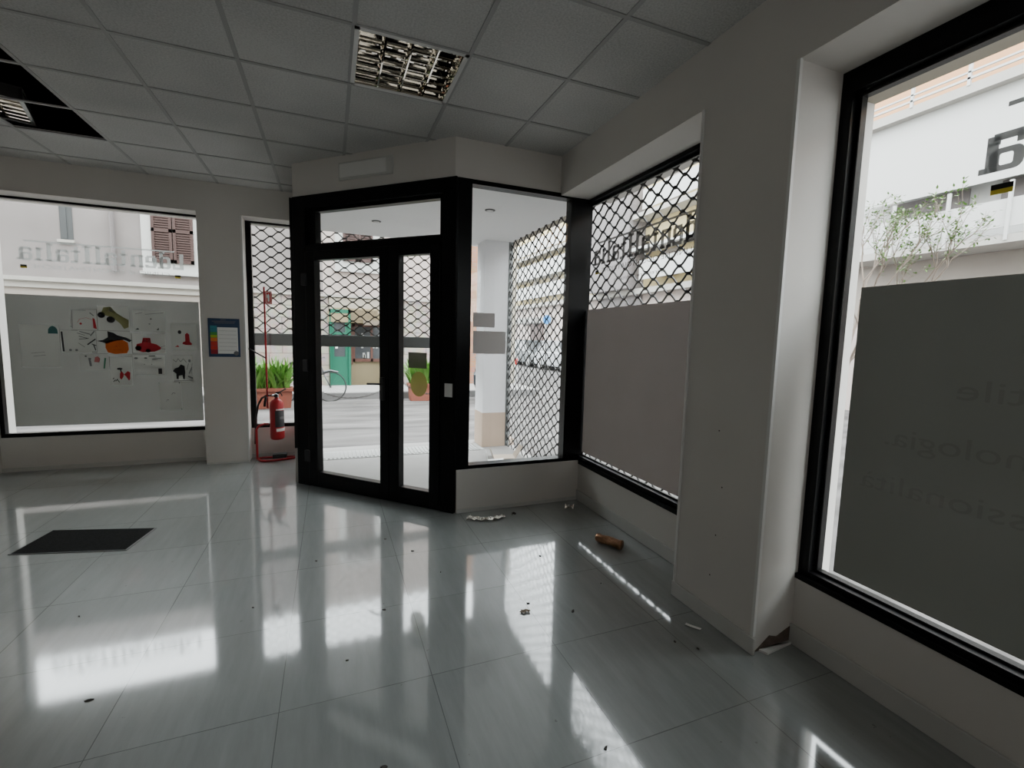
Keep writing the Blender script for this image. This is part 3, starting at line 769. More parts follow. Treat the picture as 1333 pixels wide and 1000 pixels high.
# ------------------------------------------------------------------ fire extinguisher on its stand
ST = empty('extinguisher_stand', (-.60,5.97,0), 0, 'red tubular stand with tall sign pole holding the fire extinguisher', 'stand')
b = MB()
b.tube([(-.11,-.02,.42),(-.16,-.02,.40),(-.185,-.02,.36),(-.185,-.02,.06),(-.18,-.03,.02),(-.14,-.09,.014),(-.09,-.12,.014),(.0,-.12,.014),(.20,-.05,.014),(.21,-.02,.014),(.17,.02,.014),(-.14,.05,.014),(-.18,.02,.014),(-.185,-.02,.03)], .0125, 8)
b.tube([(-.11,-.02,.42),(-.06,-.02,.42)], .0125, 8)
b.build('stand_frame', 'red_paint', ST, smooth=True)
b = MB(); b.tube([(-.068,-.01,.60),(-.068,-.01,1.96)], .010, 8); b.build('sign_pole', 'red_paint', ST, smooth=True)
b = MB(); b.box(-.058,.008,-.014,-.011,1.775,1.915); sg = b.build('sign_plate', 'red_bright', ST)
b = MB()
b.box(-.052,.002,-.0155,-.014,1.783,1.788); b.box(-.052,.002,-.0155,-.014,1.902,1.907); b.box(-.052,-.048,-.0155,-.014,1.783,1.907); b.box(-.002,.002,-.0155,-.014,1.783,1.907)
b.box(-.035,-.015,-.0155,-.014,1.80,1.87); b.box(-.03,-.02,-.0155,-.014,1.87,1.885); b.box(-.042,-.035,-.0155,-.014,1.84,1.878)
b.build('sign_symbol', 'paper_white', sg)
b = MB(); b.tube([(-.25,.1,1.27),(-.07,-.012,1.17)], .008, 6); tag(b.build('brace', 'black_metal', ST), 'thin dark brace')
EX = empty('fire_extinguisher', (-.575,5.965,.235), 0, 'red fire extinguisher with dark label standing in the corner by the door', 'fire extinguisher')
R = .075
b = MB(); b.lathe([(.055,0),(R-.004,.012),(R,.03),(R,.39),(R*.93,.425),(R*.7,.452),(R*.4,.468),(.02,.475),(.02,.49)], n=28)
b.build('cylinder', 'red_paint', EX, smooth=True)
def wrap(z0, z1, a0, a1, m, nm, par, rr=R+.0008):
    b = MB(); n = 14
    for i in range(n):
        t0, t1 = a0+(a1-a0)*i/n, a0+(a1-a0)*(i+1)/n
        b.poly([(rr*math.cos(t0),rr*math.sin(t0),z0),(rr*math.cos(t1),rr*math.sin(t1),z0),(rr*math.cos(t1),rr*math.sin(t1),z1),(rr*math.cos(t0),rr*math.sin(t0),z1)])
    return b.build(nm, m, par, smooth=True)
wrap(.15,.34,-1.75,-.1,'label_dark','body_label',EX)
wrap(.10,.135,-1.6,-.1,'paper_white','white_label',EX)
wrap(.345,.36,-1.6,-.1,'paper_white','white_label',EX)
wrap(.24,.27,-1.1,-.3,'ink_grey','label_print',EX, R+.0014)
b = MB(); b.lathe([(.018,.485),(.024,.49),(.024,.52),(.016,.53)], n=14); b.lathe([(.012,-.05),(.014,-.02)], (0,0,.508), 10,'x'); b.build('valve', 'chrome', EX, smooth=True)
b = MB(); b.tube([(-.01,0,.535),(.04,0,.55),(.10,-.01,.585)], .008, 6); b.tube([(-.01,0,.525),(.045,0,.535),(.06,0,.50)], .007, 6); b.build('squeeze_lever', 'black_rubber', EX, smooth=True)
b = MB(); b.tube([(-.045,0,.508),(-.10,-.0,.51),(-.15,0,.48),(-.19,.01,.40),(-.215,.02,.25),(-.225,.03,.10),(-.23,.03,-.05)], .011, 8); b.tube([(-.10,-.03,.50),(-.115,-.03,.44),(-.12,-.03,.39)], .013, 8)
b.build('hose', 'black_rubber', EX, smooth=True)
b = MB(); b.lathe([(.02,-.012),(.02,.012)], (.0,-R*.55,.508), 12, 'y'); b.build('pressure_gauge', 'black_rubber', EX, smooth=True)
b = MB(); b.box(-.07,.075,-.04,.055,.0,.045); b.box(-.05,.05,-.055,-.04,.005,.03)
fo = b.build('rubber_boot', 'black_rubber', bevel=.014); fo.location = (-.555,5.93,.027)
tag(fo, 'black rubber block lying on the red stand foot', 'rubber block')

# ------------------------------------------------------------------ floor mat and litter
q = [(-1.204,4.071),(-1.872,4.249),(-1.929,3.863),(-1.265,3.707)]
cx = sum(p[0] for p in q)/4; cy = sum(p[1] for p in q)/4
FM = empty('floor_mat', (cx,cy,0), 0, 'black doormat set in a thin metal rim on the left floor', 'mat')
def shrink(k): return [((x-cx)*k,(y-cy)*k) for x,y in q]
b = MB(); b.prism(shrink(.965), .0005, .006); b.build('mat_surface', 'mat_fibre', FM)
b = MB(); A, B_ = shrink(1.0), shrink(.965)
for i in range(4):
    j = (i+1)%4; b.prism([A[i],A[j],B_[j],B_[i]], .0005, .005)
b.build('mat_rim', 'mat_rim', FM)

def crumpled(name, pts, w, amp, m, label, cat, thick=.003, z=.004, seed=1):
    rnd = random.Random(seed); b = MB(); rows = []
    n = len(pts)
    for i, (x, y) in enumerate(pts):
        a = Vector(pts[min(i+1,n-1)])-Vector(pts[max(0,i-1)]); a.normalize(); nx, ny = -a.y, a.x
        rows.append([b.bm.verts.new((x+nx*w*(k/4-.5)+rnd.uniform(-.004,.004), y+ny*w*(k/4-.5)+rnd.uniform(-.004,.004), z+amp*abs(math.sin(k*1.7+i))*rnd.uniform(.4,1))) for k in range(5)])
    for A, B in zip(rows, rows[1:]):
        for k in range(4): b.face([A[k],A[k+1],B[k+1],B[k]])
    o = b.build(name, m); s = o.modifiers.new('s','SOLIDIFY'); s.thickness = .002
    return tag(o, label, cat)
pts = []
for i in range(18):
    t = i/17; pts.append((1.01+.30*t, 3.53-.05*t-.045*math.sin(PI*t)))
crumpled('foil_strip', pts, .055, .022, 'foil', 'crumpled silvery foil strip on the floor beside the door corner', 'litter', seed=3)
crumpled('paper_scrap', [(1.88,3.50),(1.90,3.485),(1.92,3.475),(1.945,3.46)], .05, .05, 'foil', 'small crumpled pale scrap in the corner under the windows', 'litter', seed=5)
crumpled('paper_scrap', [(.93,2.19),(.945,2.175),(.96,2.185),(.975,2.17)], .02, .012, 'cardboard', 'tiny curled scrap in the reflection of the right window', 'litter', seed=8)
crumpled('paper_scrap', [(1.70,1.80),(1.715,1.77),(1.74,1.735)], .012, .006, 'paper_white', 'thin white sliver on the floor beside the pillar foot', 'litter', seed=9)
crumpled('paper_scrap', [(1.385,3.50),(1.40,3.495),(1.415,3.49)], .03, .02, 'debris_dark', 'tiny dark scrap just right of the foil strip', 'litter', seed=11)
# crushed can
b = MB(); rnd = random.Random(4); rings = []
for i, t in enumerate((0,.02,.06,.10,.2,.3,.42,.5,.6,.7,.8,.9,.96,.985,1)):
    ring_ = []
    rr = .031 if .03 < t < .95 else (.027 if t in (0,.02) else .034)
    for k in range(16):
        a = k*2*PI/16; q_ = rr*(1+.14*math.sin(3*a+t*9)*(.03<t<.95)+rnd.uniform(-.05,.05)*(.03<t<.95))
        ring_.append(b.bm.verts.new(((t-.5)*.20, q_*math.cos(a), q_*math.sin(a))))
    rings.append(ring_)
for A, B in zip(rings, rings[1:]):
    for k in range(16): b.face([A[k],A[(k+1)%16],B[(k+1)%16],B[k]])
b.face(rings[0][::-1]); b.face(rings[-1])
can = b.build('crushed_can', 'copper_can', smooth=True); can.location = (1.835,2.735,.036); can.rotation_euler = (.3,0,math.atan2(-.178,.097))
tag(can, 'crushed copper coloured can lying on the floor below the right window', 'can')
# loose tile at pillar foot
b = MB(); b.prism([(1.868,1.545),(1.900,1.470),(2.083,1.490),(2.083,1.507),(1.88,1.507)], .001, .012)
tag(b.build('loose_skirting_piece', 'trim_white'), 'loose pale skirting piece lying at the right foot of the pillar', 'skirting piece')
b = MB(); b.prism([(1.86,.004),(1.94,.004),(2.09,.004),(2.09,.085),(2.0,.05),(1.95,.065),(1.90,.03)], 1.505, 1.5095, axis='y')
struct(b.build('trim_8', 'grime'), 'grimy damaged plaster patch at the pillar foot', 'trim')
# drill holes of the pillar
for y, z in ((1.756,.735),(1.775,.475),(1.795,.25),(1.80,1.02)):
    b = MB(); b.lathe([(.004,-.001),(.004,.002)], (XR,y,z), 8, 'x')
    h = b.build('screw_hole', 'debris_dark'); tag(h, 'small dark screw hole in the pillar face', 'screw hole', 'screw holes in the pillar')
rnd = random.Random(12)
for i, (x, y) in enumerate([(-.1,3.15),(.25,2.45),(.05,2.1),(.62,2.75),(-.4,2.7),(.35,3.35),(1.2,2.1),(1.55,1.7),(1.62,1.62),(1.5,2.3),(.9,1.3),(-.9,2.2),(-1.2,2.9),(.15,1.5),(1.3,2.75),(.5,3.1),(1.0,2.25)]):
    b = MB(); s = rnd.uniform(.006,.014)
    b.prism([(s*math.cos(k)*rnd.uniform(.5,1.4), s*.5*math.sin(k)) for k in (0,1.1,2.2,3.3,4.4,5.4)], 0, .004)
    o = b.build('floor_crumb', 'debris_dark'); o.location = (x,y,.0003); o.rotation_euler = (0,0,rnd.uniform(0,3))
    tag(o, 'tiny dark crumb of dirt on the shiny floor', 'crumb', 'dirt crumbs on the floor')

# rubbish in the porch
b = MB(); b.poly([(0,0,0),(.26,-.05,0),(.30,.16,0),(.04,.2,0)]); b.poly([(.26,-.05,0),(.36,-.02,.14),(.40,.19,.12),(.30,.16,0)]); b.poly([(0,0,0),(-.04,.02,.12),(0,.2,.10),(.04,.2,0)])
o = b.build('cardboard_piece', 'cardboard'); o.location = (1.83,5.25,.002); s = o.modifiers.new('s','SOLIDIFY'); s.thickness=.004; s.offset = 1
tag(o, 'open piece of cardboard on the porch floor by the outside pillar', 'cardboard')
b = MB(); b.poly([(0,0,0),(.2,-.02,.0),(.22,.12,.02),(.03,.14,.01)]); b.poly([(0,0,0),(.03,.14,.01),(.01,.15,.13),(-.02,.02,.12)])
o = b.build('paper_litter', 'paper_white'); o.location = (1.70,5.07,.003); s = o.modifiers.new('s','SOLIDIFY'); s.thickness=.002; s.offset = 1
tag(o, 'crumpled white paper on the porch floor behind the window', 'litter')

# ================================================================== OUTSIDE
GZ = -.1
b = MB(); b.box(-40, 45, -20, 70, GZ-.1, GZ)
struct(b.build('street', 'asphalt'), 'light grey cracked asphalt street outside', 'street')
b = MB(); b.use('pavement_light').box(-20, 5.4, 11.95, 13.6, GZ, .07); b.use('kerb_stone').box(-20,5.4,11.85,11.95,GZ,.06)
struct(b.build('pavement'), 'raised pale pavement with a dark kerb across the street', 'pavement')

FY = 13.6
OB = empty('building', (-3,FY,0), 0, 'old plastered building across the street with shuttered windows and stone base', 'building')
def ob(x0,x1,y0,y1,z0,z1,b): b.box(x0+3,x1+3,y0,y1,z0,z1)
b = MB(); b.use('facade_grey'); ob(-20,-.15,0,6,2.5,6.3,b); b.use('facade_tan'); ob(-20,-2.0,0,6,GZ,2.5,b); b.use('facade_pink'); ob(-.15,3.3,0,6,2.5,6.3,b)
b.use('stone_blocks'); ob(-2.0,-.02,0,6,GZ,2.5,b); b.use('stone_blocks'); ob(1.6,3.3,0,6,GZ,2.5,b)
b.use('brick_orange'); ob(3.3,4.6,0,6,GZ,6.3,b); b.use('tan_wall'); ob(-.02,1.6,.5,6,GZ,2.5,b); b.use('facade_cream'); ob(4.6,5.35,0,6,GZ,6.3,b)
b.build('facade', None, OB)
b = MB(); ob(-20,-2.0,-.10,0,2.44,2.53,b); ob(-2.0,3.3,-.06,0,2.44,2.50,b); ob(-20,-2,-.04,0,2.30,2.44,b); b.build('stone_ledge', 'ledge_stone', OB)
def shutters(x0, x1, z0, z1, sur=.2):
    w = MB(); ob(x0-sur,x0,-.03,.0,z0-.22,z1+.2,w); ob(x1,x1+sur,-.03,.0,z0-.22,z1+.2,w); ob(x0,x1,-.03,.0,z0-.22,z0,w); ob(x0,x1,-.03,0,z1,z1+.2,w); ob(x0-sur-.04,x1+sur+.04,-.09,0,z0-.28,z0-.22,w)
    f = w.build('window_surround', 'facade_white', OB)
    mid = (x0+x1)/2
    for a, c in ((x0,mid-.01),(mid+.01,x1)):
        s = MB(); ob(a,a+.06,-.07,-.02,z0,z1,s); ob(c-.06,c,-.07,-.02,z0,z1,s); ob(a,c,-.07,-.02,z0,z0+.08,s); ob(a,c,-.07,-.02,(z0+z1)/2-.04,(z0+z1)/2+.04,s); ob(a,c,-.07,-.02,z1-.08,z1,s)
        k = z0+.09
        while k < z1-.09:
            ob(a+.06,c-.06,-.06,-.03,k,k+.035,s); k += .055
        ob(a+.05,c-.05,-.03,-.015,z0,z1,s)
        s.build('shutter', 'shutter_brown', f)
shutters(-3.80,-2.98,3.02,4.5); shutters(.36,1.12,3.40,4.9); shutters(-7.6,-6.8,3.02,4.5)
b = MB(); ob(-5.45,-5.23,-.01,.0,3.37,4.3,b); b.use('facade_slate'); ob(-5.43,-5.33,-.02,-.01,3.4,4.3,b); b.mats=['dark_glass','facade_slate']; b.build('slit_window', None, OB)
b = MB(); ob(-5.50,-5.20,-.06,0,3.31,3.37,b); b.build('slit_sill', 'ledge_stone', OB)
b = MB(); b.tube([(-4.52+3,-.06,2.75),(-4.52+3,-.06,6.3)], .045, 8); b.build('rain_pipe', 'facade_slate', OB)
# ground floor cafe : recessed shopfront
b = MB(); ob(-.0,1.6,-.02,.5,1.80,2.42,b); b.build('shop_sign_band', 'facade_cream', OB)
b = MB(); ob(-.05,1.42,-.06,-.02,1.78,2.06,b); ob(.12,1.25,-.06,-.02,2.06,2.16,b); b.build('ochre_panel', 'tan_wall', OB)
b = MB(); ob(.55,1.22,-.09,-.06,1.84,2.12,b); b.build('ochre_box', 'ochre', OB)
b = MB(); ob(.85,1.30,-.10,-.05,1.72,1.86,b); b.build('awning_box', 'awning_box', OB)
b = MB()
ob(.38,.60,.42,.5,.62,1.75,b); ob(.60,1.6,.42,.5,.70,.78,b); ob(.60,1.6,.42,.5,1.68,1.76,b); ob(.60,.66,.42,.5,.7,1.76,b); ob(1.08,1.14,.42,.5,.7,1.76,b); ob(1.54,1.6,.42,.5,.7,1.76,b)
b.build('shop_window_frame', 'wood_red', OB)
b = MB(); ob(.66,1.54,.45,.5,.78,1.68,b); b.build('shop_window_glass', 'dark_glass', OB)
rnd = random.Random(2); b = MB()
for i in range(14):
    x = .7+rnd.random()*.78; z = .8+rnd.choice((0,.28,.56)); ob(x,x+.06,.43,.45,z,z+rnd.uniform(.08,.2),b)
tag(b.build('shop_display', 'facade_white', OB), 'pale bottles and notices behind the shop window')
# open green door
GD = empty('green_door', (.03, FY-.02, .07), 0, 'green glazed door standing open across the street', 'door')
b = MB(); b.box(0,.08,0,.05,0,1.95); b.box(.36,.44,0,.05,0,1.95); b.box(.08,.36,0,.05,1.80,1.95); b.box(.08,.36,0,.05,.0,.78); b.box(.08,.36,0,.05,1.38,1.44)
b.build('door_panel', 'door_green', GD)
b = MB(); b.box(.08,.36,.02,.03,.78,1.80); b.build('door_glass', 'dark_glass', GD)
b = MB(); b.box(.10,.16,.008,.02,1.2,1.3); b.box(.11,.17,.008,.02,1.0,1.1); b.box(.26,.32,.008,.02,1.25,1.35); b.build('door_notice', 'paper_white', GD)
b = MB(); b.box(-.03,0,-.05,.05,0,2.05); b.box(.44,.5,-.05,.05,0,2.05); b.box(-.03,.5,-.05,.05,1.95,2.05); b.build('door_surround', 'door_green', GD)

# planters
def leafy(b, n, h, spread, rx, ry, seed, w=.085):
    rnd = random.Random(seed)
    for i in range(n):
        x0, y0 = rnd.uniform(-rx,rx), rnd.uniform(-ry,ry); a = rnd.uniform(0,2*PI); H = h*rnd.uniform(.6,1.15); S = spread*rnd.uniform(.3,1)
        pv = None; ww = w*rnd.uniform(.7,1.2)
        for k in range(6):
            t = k/5; r = S*t**1.4; z = H*(t-.35*t*t*(S/spread)); wd = ww*math.sin(PI*min(.97,.15+t*.85))*.5
            c = Vector((x0+math.cos(a)*r, y0+math.sin(a)*r, z)); nrm = Vector((-math.sin(a),math.cos(a),0))
            cur = (b.bm.verts.new(c-nrm*wd), b.bm.verts.new(c+Vector((0,0,-wd*.4))), b.bm.verts.new(c+nrm*wd))
            if pv: b.face([pv[0],pv[1],cur[1],cur[0]]); b.face([pv[1],pv[2],cur[2],cur[1]])
            pv = cur
def planter(loc, rz, label, L=.62, W=.3, H=.42, lh=.62, seed=1, n=130):
    p = empty('planter', loc, rz, label, 'planter')
    b = MB()
    b.prism([(-L/2+.04,0),(L/2-.04,0),(L/2,H-.06),(-L/2,H-.06)], -W/2+.02, W/2-.02, axis='y')
    b.box(-L/2-.02,L/2+.02,-W/2-.01,W/2+.01,H-.07,H); b.build('pot', 'terracotta', p, bevel=.01)
    b = MB(); leafy(b, n, lh, .42, L/2-.05, W/2-.05, seed); o = b.build('foliage', 'leaf_green', p); o.location = (0,0,H-.03)
    return p
planter((-1.22,10.85,GZ), .1, 'terracotta planter with tall spiky green plants seen through the narrow window', L=.95, W=.4, H=.42, lh=.70, seed=2, n=220)
planter((2.12,11.45,GZ), 0, 'terracotta planter with broad leaf plants seen through the right door leaf', L=.74, W=.36, H=.42, lh=.72, seed=5, n=170)
# chain on posts
def post(x, y, lb):
    p = MB(); p.lathe([(.05,0),(.05,.03),(.025,.05),(.025,.62),(.034,.64),(.03,.69),(.008,.71)], n=12); o = p.build('chain_post', 'grey_metal', smooth=True); o.location = (x,y,GZ)
    tag(o, lb, 'post')
P0, P1, P2 = (-.62,10.9), (1.42,10.6), (2.75,10.5)
post(*P0, 'low grey metal chain post beside the left planter'); post(*P1, 'low grey metal chain post behind the door stile'); post(*P2, 'low grey metal chain post right of the terracotta planter')
for A, B, lb in ((P0,P1,'sagging grey chain hanging in front of the kerb behind the wide door leaf'),(P1,P2,'grey chain hanging in front of the right planter')):
    b = MB(); n = 34
    for i in range(n+1):
        t = .035+.93*i/n; x = A[0]+(B[0]-A[0])*t; y = A[1]+(B[1]-A[1])*t; z = GZ+.60-.42*(1-(2*t-1)**2)*(1 if lb.startswith('sag') else .8)
        dx = .024; vert = i % 2
        loop = [(x+dx*math.cos(a), y+(0 if vert else .012*math.sin(a)), z+(.014*math.sin(a) if vert else 0)) for a in [k*PI/4 for k in range(8)]]
        b.tube(loop, .0075, 5, closed=True)
    tag(b.build('chain', 'rod_metal'), lb, 'chain')
# bicycle
BK = empty('bicycle', (-.50,11.62,GZ), .05, 'grey city bicycle leaning near the green door', 'bicycle')
r = .34
for x, nm in ((-.50,'wheel'),(.50,'wheel')):
    b = MB(); b.tube([(x+r*math.cos(a*PI/16),0,r+r*math.sin(a*PI/16)) for a in range(32)], .017, 6, closed=True)
    w = b.build('wheel', 'tyre', BK, smooth=True)
    b = MB()
    for k in range(18):
        a = k*PI/9; b.tube([(x,0,r),(x+(r-.02)*math.cos(a),0,r+(r-.02)*math.sin(a))], .0022, 3)
    b.lathe([(.02,-.04),(.02,.04)], (x,0,r), 8, 'y'); b.build('spokes', 'grey_metal', w)
b = MB()
for A, B in (((-.50,0,r),(-.08,0,.30)),((-.50,0,r),(-.20,0,.72)),((-.08,0,.30),(-.22,0,.82)),((-.08,0,.30),(.33,0,.74)),((-.20,0,.70),(.31,0,.80)),((.30,0,.86),(.37,0,.62)),((.37,0,.62),(.50,0,r))): b.tube([A,B], .016, 6)
b.build('bike_frame', 'bike_grey', BK, smooth=True)
b = MB(); b.tube([(.30,0,.86),(.28,0,1.0),(.38,0,1.02)], .016, 6); b.tube([(.38,-.22,1.02),(.38,.22,1.02)], .014, 6); b.tube([(.20,-.28,1.0),(.30,-.2,1.03),(.29,0,1.0),(.30,.2,1.03),(.20,.28,1.0)], .013, 6); b.build('handlebar', 'grey_metal', BK, smooth=True)
b = MB(); b.prism([(-.34,-.08),(-.34,.08),(-.2,.05),(-.08,.02),(-.08,-.02),(-.2,-.05)], .86, .91); b.tube([(-.215,0,.80),(-.23,0,.87)], .013, 6); b.build('saddle', 'black_rubber', BK)
b = MB(); b.lathe([(.09,-.03),(.09,-.025)], (-.08,0,.30), 16, 'y'); b.box(-.10,-.06,-.12,-.03,.12,.30); b.box(-.14,-.02,-.16,-.10,.11,.13); b.build('crank_and_pedal', 'chrome', BK)
b = MB(); b.tube([(.50+.38*math.cos(a),0,r+.38*math.sin(a)) for a in [(.35+k*.15)*PI for k in range(5)]], .02, 4); b.tube([(-.50+.38*math.cos(a),0,r+.38*math.sin(a)) for a in [(-.05+k*.15)*PI for k in range(7)]], .02, 4); b.build('mudguard', 'bike_grey', BK)

# scooter shape standing in for the dark car glimpsed beside the outside pillar
SC = empty('car_stand_in', (3.62,12.0-.7,GZ), 1.15, 'dark scooter standing in for a parked car, glimpsed left of the outside pillar', 'scooter')
for x in (-.62,.62):
    b = MB(); b.tube([(x+.22*math.cos(a*PI/10),0,.24+.22*math.sin(a*PI/10)) for a in range(20)], .05, 8, closed=True); b.build('wheel', 'tyre', SC, smooth=True)
b = MB(); b.prism([(-.85,.45),(-.4,.25),(.2,.22),(.38,.3),(.55,.9),(.48,.95),(.25,.38),(-.1,.38),(-.2,.72),(-.8,.78),(-.92,.7)], -.16, .16, axis='y'); b.build('scooter_body', 'car_dark', SC, bevel=.04)
b = MB(); b.box(-.8,-.15,-.14,.14,.76,.84); b.build('seat', 'black_rubber', SC, bevel=.03)
b = MB(); b.tube([(.62,0,.3),(.5,0,.95),(.45,0,1.02)], .025, 6); b.tube([(.38,-.3,1.05),(.45,0,1.02),(.38,.3,1.05)], .015, 6); b.build('handlebar', 'grey_metal', SC)

# cars
def car(name, loc, rz, paint, label):
    c = empty(name, loc, rz, label, 'car', 'cars parked along the side street')
    prof = [(-2.05,.30),(-2.08,.55),(-2.0,.82),(-1.75,.93),(-1.2,.97),(1.05,.97),(1.7,.86),(2.02,.66),(2.06,.34),(1.9,.24),(-1.9,.24)]
    b = MB(); b.prism(prof, -.84, .84, axis='y'); b.build('car_body', paint, c, bevel=.07)
    b = MB(); n = []
    lo = [(-1.85,.95),(1.05,.95)]; hi = [(-1.35,1.42),(-.9,1.47),(.1,1.46),(.35,1.40)]
    A = [(-1.85,.95),(-1.40,1.40),(-.9,1.47),(.10,1.46),(.40,1.38),(1.10,.95)]
    va = [b.bm.verts.new((x,-.80+(z-.95)*.28,z)) for x,z in A]; vb = [b.bm.verts.new((x,.80-(z-.95)*.28,z)) for x,z in A]
    b.face(va); b.face(vb[::-1])
    for i in range(len(A)): j = (i+1)%len(A); b.face([va[i],vb[i],vb[j],va[j]])
    b.build('cabin_glass', 'dark_glass', c)
    b = MB(); b.prism([(-1.42,1.40),(-.9,1.47),(.10,1.46),(.42,1.38),(.40,1.42),(.1,1.50),(-.9,1.51),(-1.45,1.44)], -.69, .69, axis='y')
    for s in (-1,1):
        for x0,x1,z0,z1 in ((-1.87,-1.40,.95,1.42),(-.42,-.38,.95,1.47),(1.12,.38,.95,1.40),(-1.15,-1.2,.95,1.44)):
            y0, y1 = s*(.81), s*(.81-(z1-z0)*.28); b.tube([(x0,y0,z0),(x1,y1,z1)], .03, 4)
    b.build('roof_and_pillars', paint, c)
    for x in (-1.28,1.32):
        for s in (-1,1):
            b = MB(); b.lathe([(.30,-.09),(.32,-.07),(.32,.07),(.30,.09)], (0,0,0), 20, 'y'); w = b.build('wheel', 'tyre', c); w.location = (x, s*.76, .32)
            b = MB(); b.lathe([(.20,-.1),(.20,.1)], (0,0,0), 14, 'y'); b.build('hubcap', 'chrome', w)
    for s in (-1,1):
        b = MB(); b.box(1.93,2.06,s*.62-.16,s*.62+.16,.60,.74); b.build('headlamp', 'facade_white', c, bevel=.03)
        b = MB(); b.box(-2.07,-1.98,s*.68-.1,s*.68+.1,.62,.80); b.build('tail_lamp', 'red_bright', c, bevel=.02)
    b = MB(); b.box(2.05,2.09,-.26,.26,.36,.47); b.build('number_plate', 'paper_white', c)
    return c
cr = car('car', (10.95,20.9,GZ), -PI/2, 'car_silver', 'silver car nearest on the side street behind the lattice')
dup(cr, (11.0,25.2,GZ), -PI/2, remat={'car_silver':'car_grey'}, label='dark grey car parked in the middle of three behind the lattice')
dup(cr, (11.0,29.4,GZ), -PI/2, remat={'car_silver':'car_dark'}, label='black car parked farthest of three on the side street')

# building along the far side of the right street
RX = 12.0
RB = empty('building', (RX,20,0), 0, 'long cream balconied building across the right street', 'building')
def rb(x0,x1,y0,y1,z0,z1,b): b.box(x0-RX,x1-RX,y0-20,y1-20,z0,z1)
b = MB(); b.use('facade_pink'); rb(12,18,-20,60,GZ,3.4,b)
b.use('facade_tan'); rb(11.97,12,-5,11,2.0,3.36,b)
b.use('facade_yellow'); rb(12,18,10,60,3.4,8.2,b); b.use('facade_white'); rb(12,18,-20,10,3.4,6.4,b); b.use('facade_peach'); rb(12,18,-20,10,6.4,8.2,b)
b.build('facade', None, RB)
b = MB(); rb(11.6,12,-20,60,3.40,3.62,b); rb(11.1,12,-20,7.5,3.38,3.52,b); rb(11.3,12,-20,60,6.30,6.48,b); b.build('floor_slab', 'ledge_stone', RB)
# balcony parapets with posts and rails of the near part
b = MB(); rb(11.12,11.15,-8,7.4,3.66,4.15,b); b.build('balcony_panel', 'facade_white', RB)
b = MB()
for y in (7.35,6.55,5.6,4.7,3.8,2.9): 
    rb(11.08,11.13,y-.025,y+.025,3.42,4.45,b)
    rb(11.28,11.33,y-.025,y+.025,6.45,7.3,b)
rb(11.28,11.32,-8,7.4,6.56,6.60,b); rb(11.28,11.32,-8,7.4,6.68,6.71,b); rb(11.28,11.32,-8,7.4,7.25,7.3,b)
b.build('balcony_railing', 'facade_white', RB)
b = MB(); rb(11.5,11.53,-8,7.45,4.62,6.30,b); tag(b.build('sun_blind', 'facade_white', RB), 'broad white blind hanging between two balcony slabs')
b = MB(); rb(11.95,12.0,5.7,7.0,4.0,4.7,b); rb(11.95,12,3.6,5.2,4.0,4.7,b); b.build('balcony_window', 'facade_slate', RB)
# farther part : balconies, grey bay
b = MB()
for (y0,y1,z0) in ((10.5,15.8,3.9),(10.5,15.8,6.6),(20.5,30,3.9),(20.5,30,6.6),(20.5,30,5.2)): rb(11.4,11.44,y0,y1,z0,z0+.75,b)
rb(11.3,12,10.5,31,5.05,5.18,b)
b.build('balcony_panel', 'facade_white', RB)
b = MB(); rb(11.2,12,16.3,19.3,3.62,7.6,b); rb(11.9,12,16.3,19.3,GZ,3.4,b); b.build('projecting_bay', 'facade_slate', RB)
b = MB()
for y in (12.2,14.2,21.8,24.2,26.6): rb(11.96,12,y,y+1,4.0,5.0,b); rb(11.96,12,y,y+1,6.6,7.9,b)
b.build('upper_window', 'facade_tan', RB)
b = MB(); rb(11.94,12,25.9,27.8,GZ,2.6,b); b.build('brown_doorway', 'shutter_brown', RB)
b = MB(); rb(11.94,12,21.4,23.0,GZ,2.7,b); rb(11.94,12,30.5,31.6,GZ,2.6,b); b.build('dark_doorway', 'facade_slate', RB)
b = MB()
for y in (24.6,26.2,27.8,30.0): b.lathe([(.02,-.45),(.5,-.3),(.6,0),(.6,.02)], (11.9-RX,y+.6-20,2.75), 12, 'z')
b.build('shop_awning', 'facade_white', RB)
# end of the street
b = MB(); b.box(-2,26,0,4,GZ,10); b2 = None
fb = b.build('building', 'facade_cream'); fb.location = (4,60,0); tag(fb, 'cream building closing the far end of the side street', 'building')
# road sign
RS = empty('road_sign', (9.55,20.3,GZ), 0, 'round blue road sign on a pole behind the lattice', 'road sign')
b = MB(); b.tube([(0,0,0),(0,0,2.6)], .03, 8); b.build('sign_pole', 'grey_metal', RS, smooth=True)
b = MB(); b.lathe([(.21,-.03),(.21,0)], (0,0,2.5), 24, 'y'); s_ = b.build('sign_disc', 'sign_blue', RS)
b = MB(); b.lathe([(.24,-.02),(.24,-.001)], (0,0,2.5), 24, 'y'); b.build('sign_edge', 'facade_white', RS)
# bollard with red band
BO = empty('bollard', (5.62,14.2,GZ), 0, 'slim white bollard with a pinkish red band at the street corner', 'bollard')
b = MB(); b.lathe([(.08,0),(.06,.05),(.05,1.0),(.03,1.03)], n=12); b.build('bollard_post', 'facade_white', BO, smooth=True)
b = MB(); b.lathe([(.056,.72),(.056,.92)], n=12); b.build('red_band', 'red_bright', BO, smooth=True)

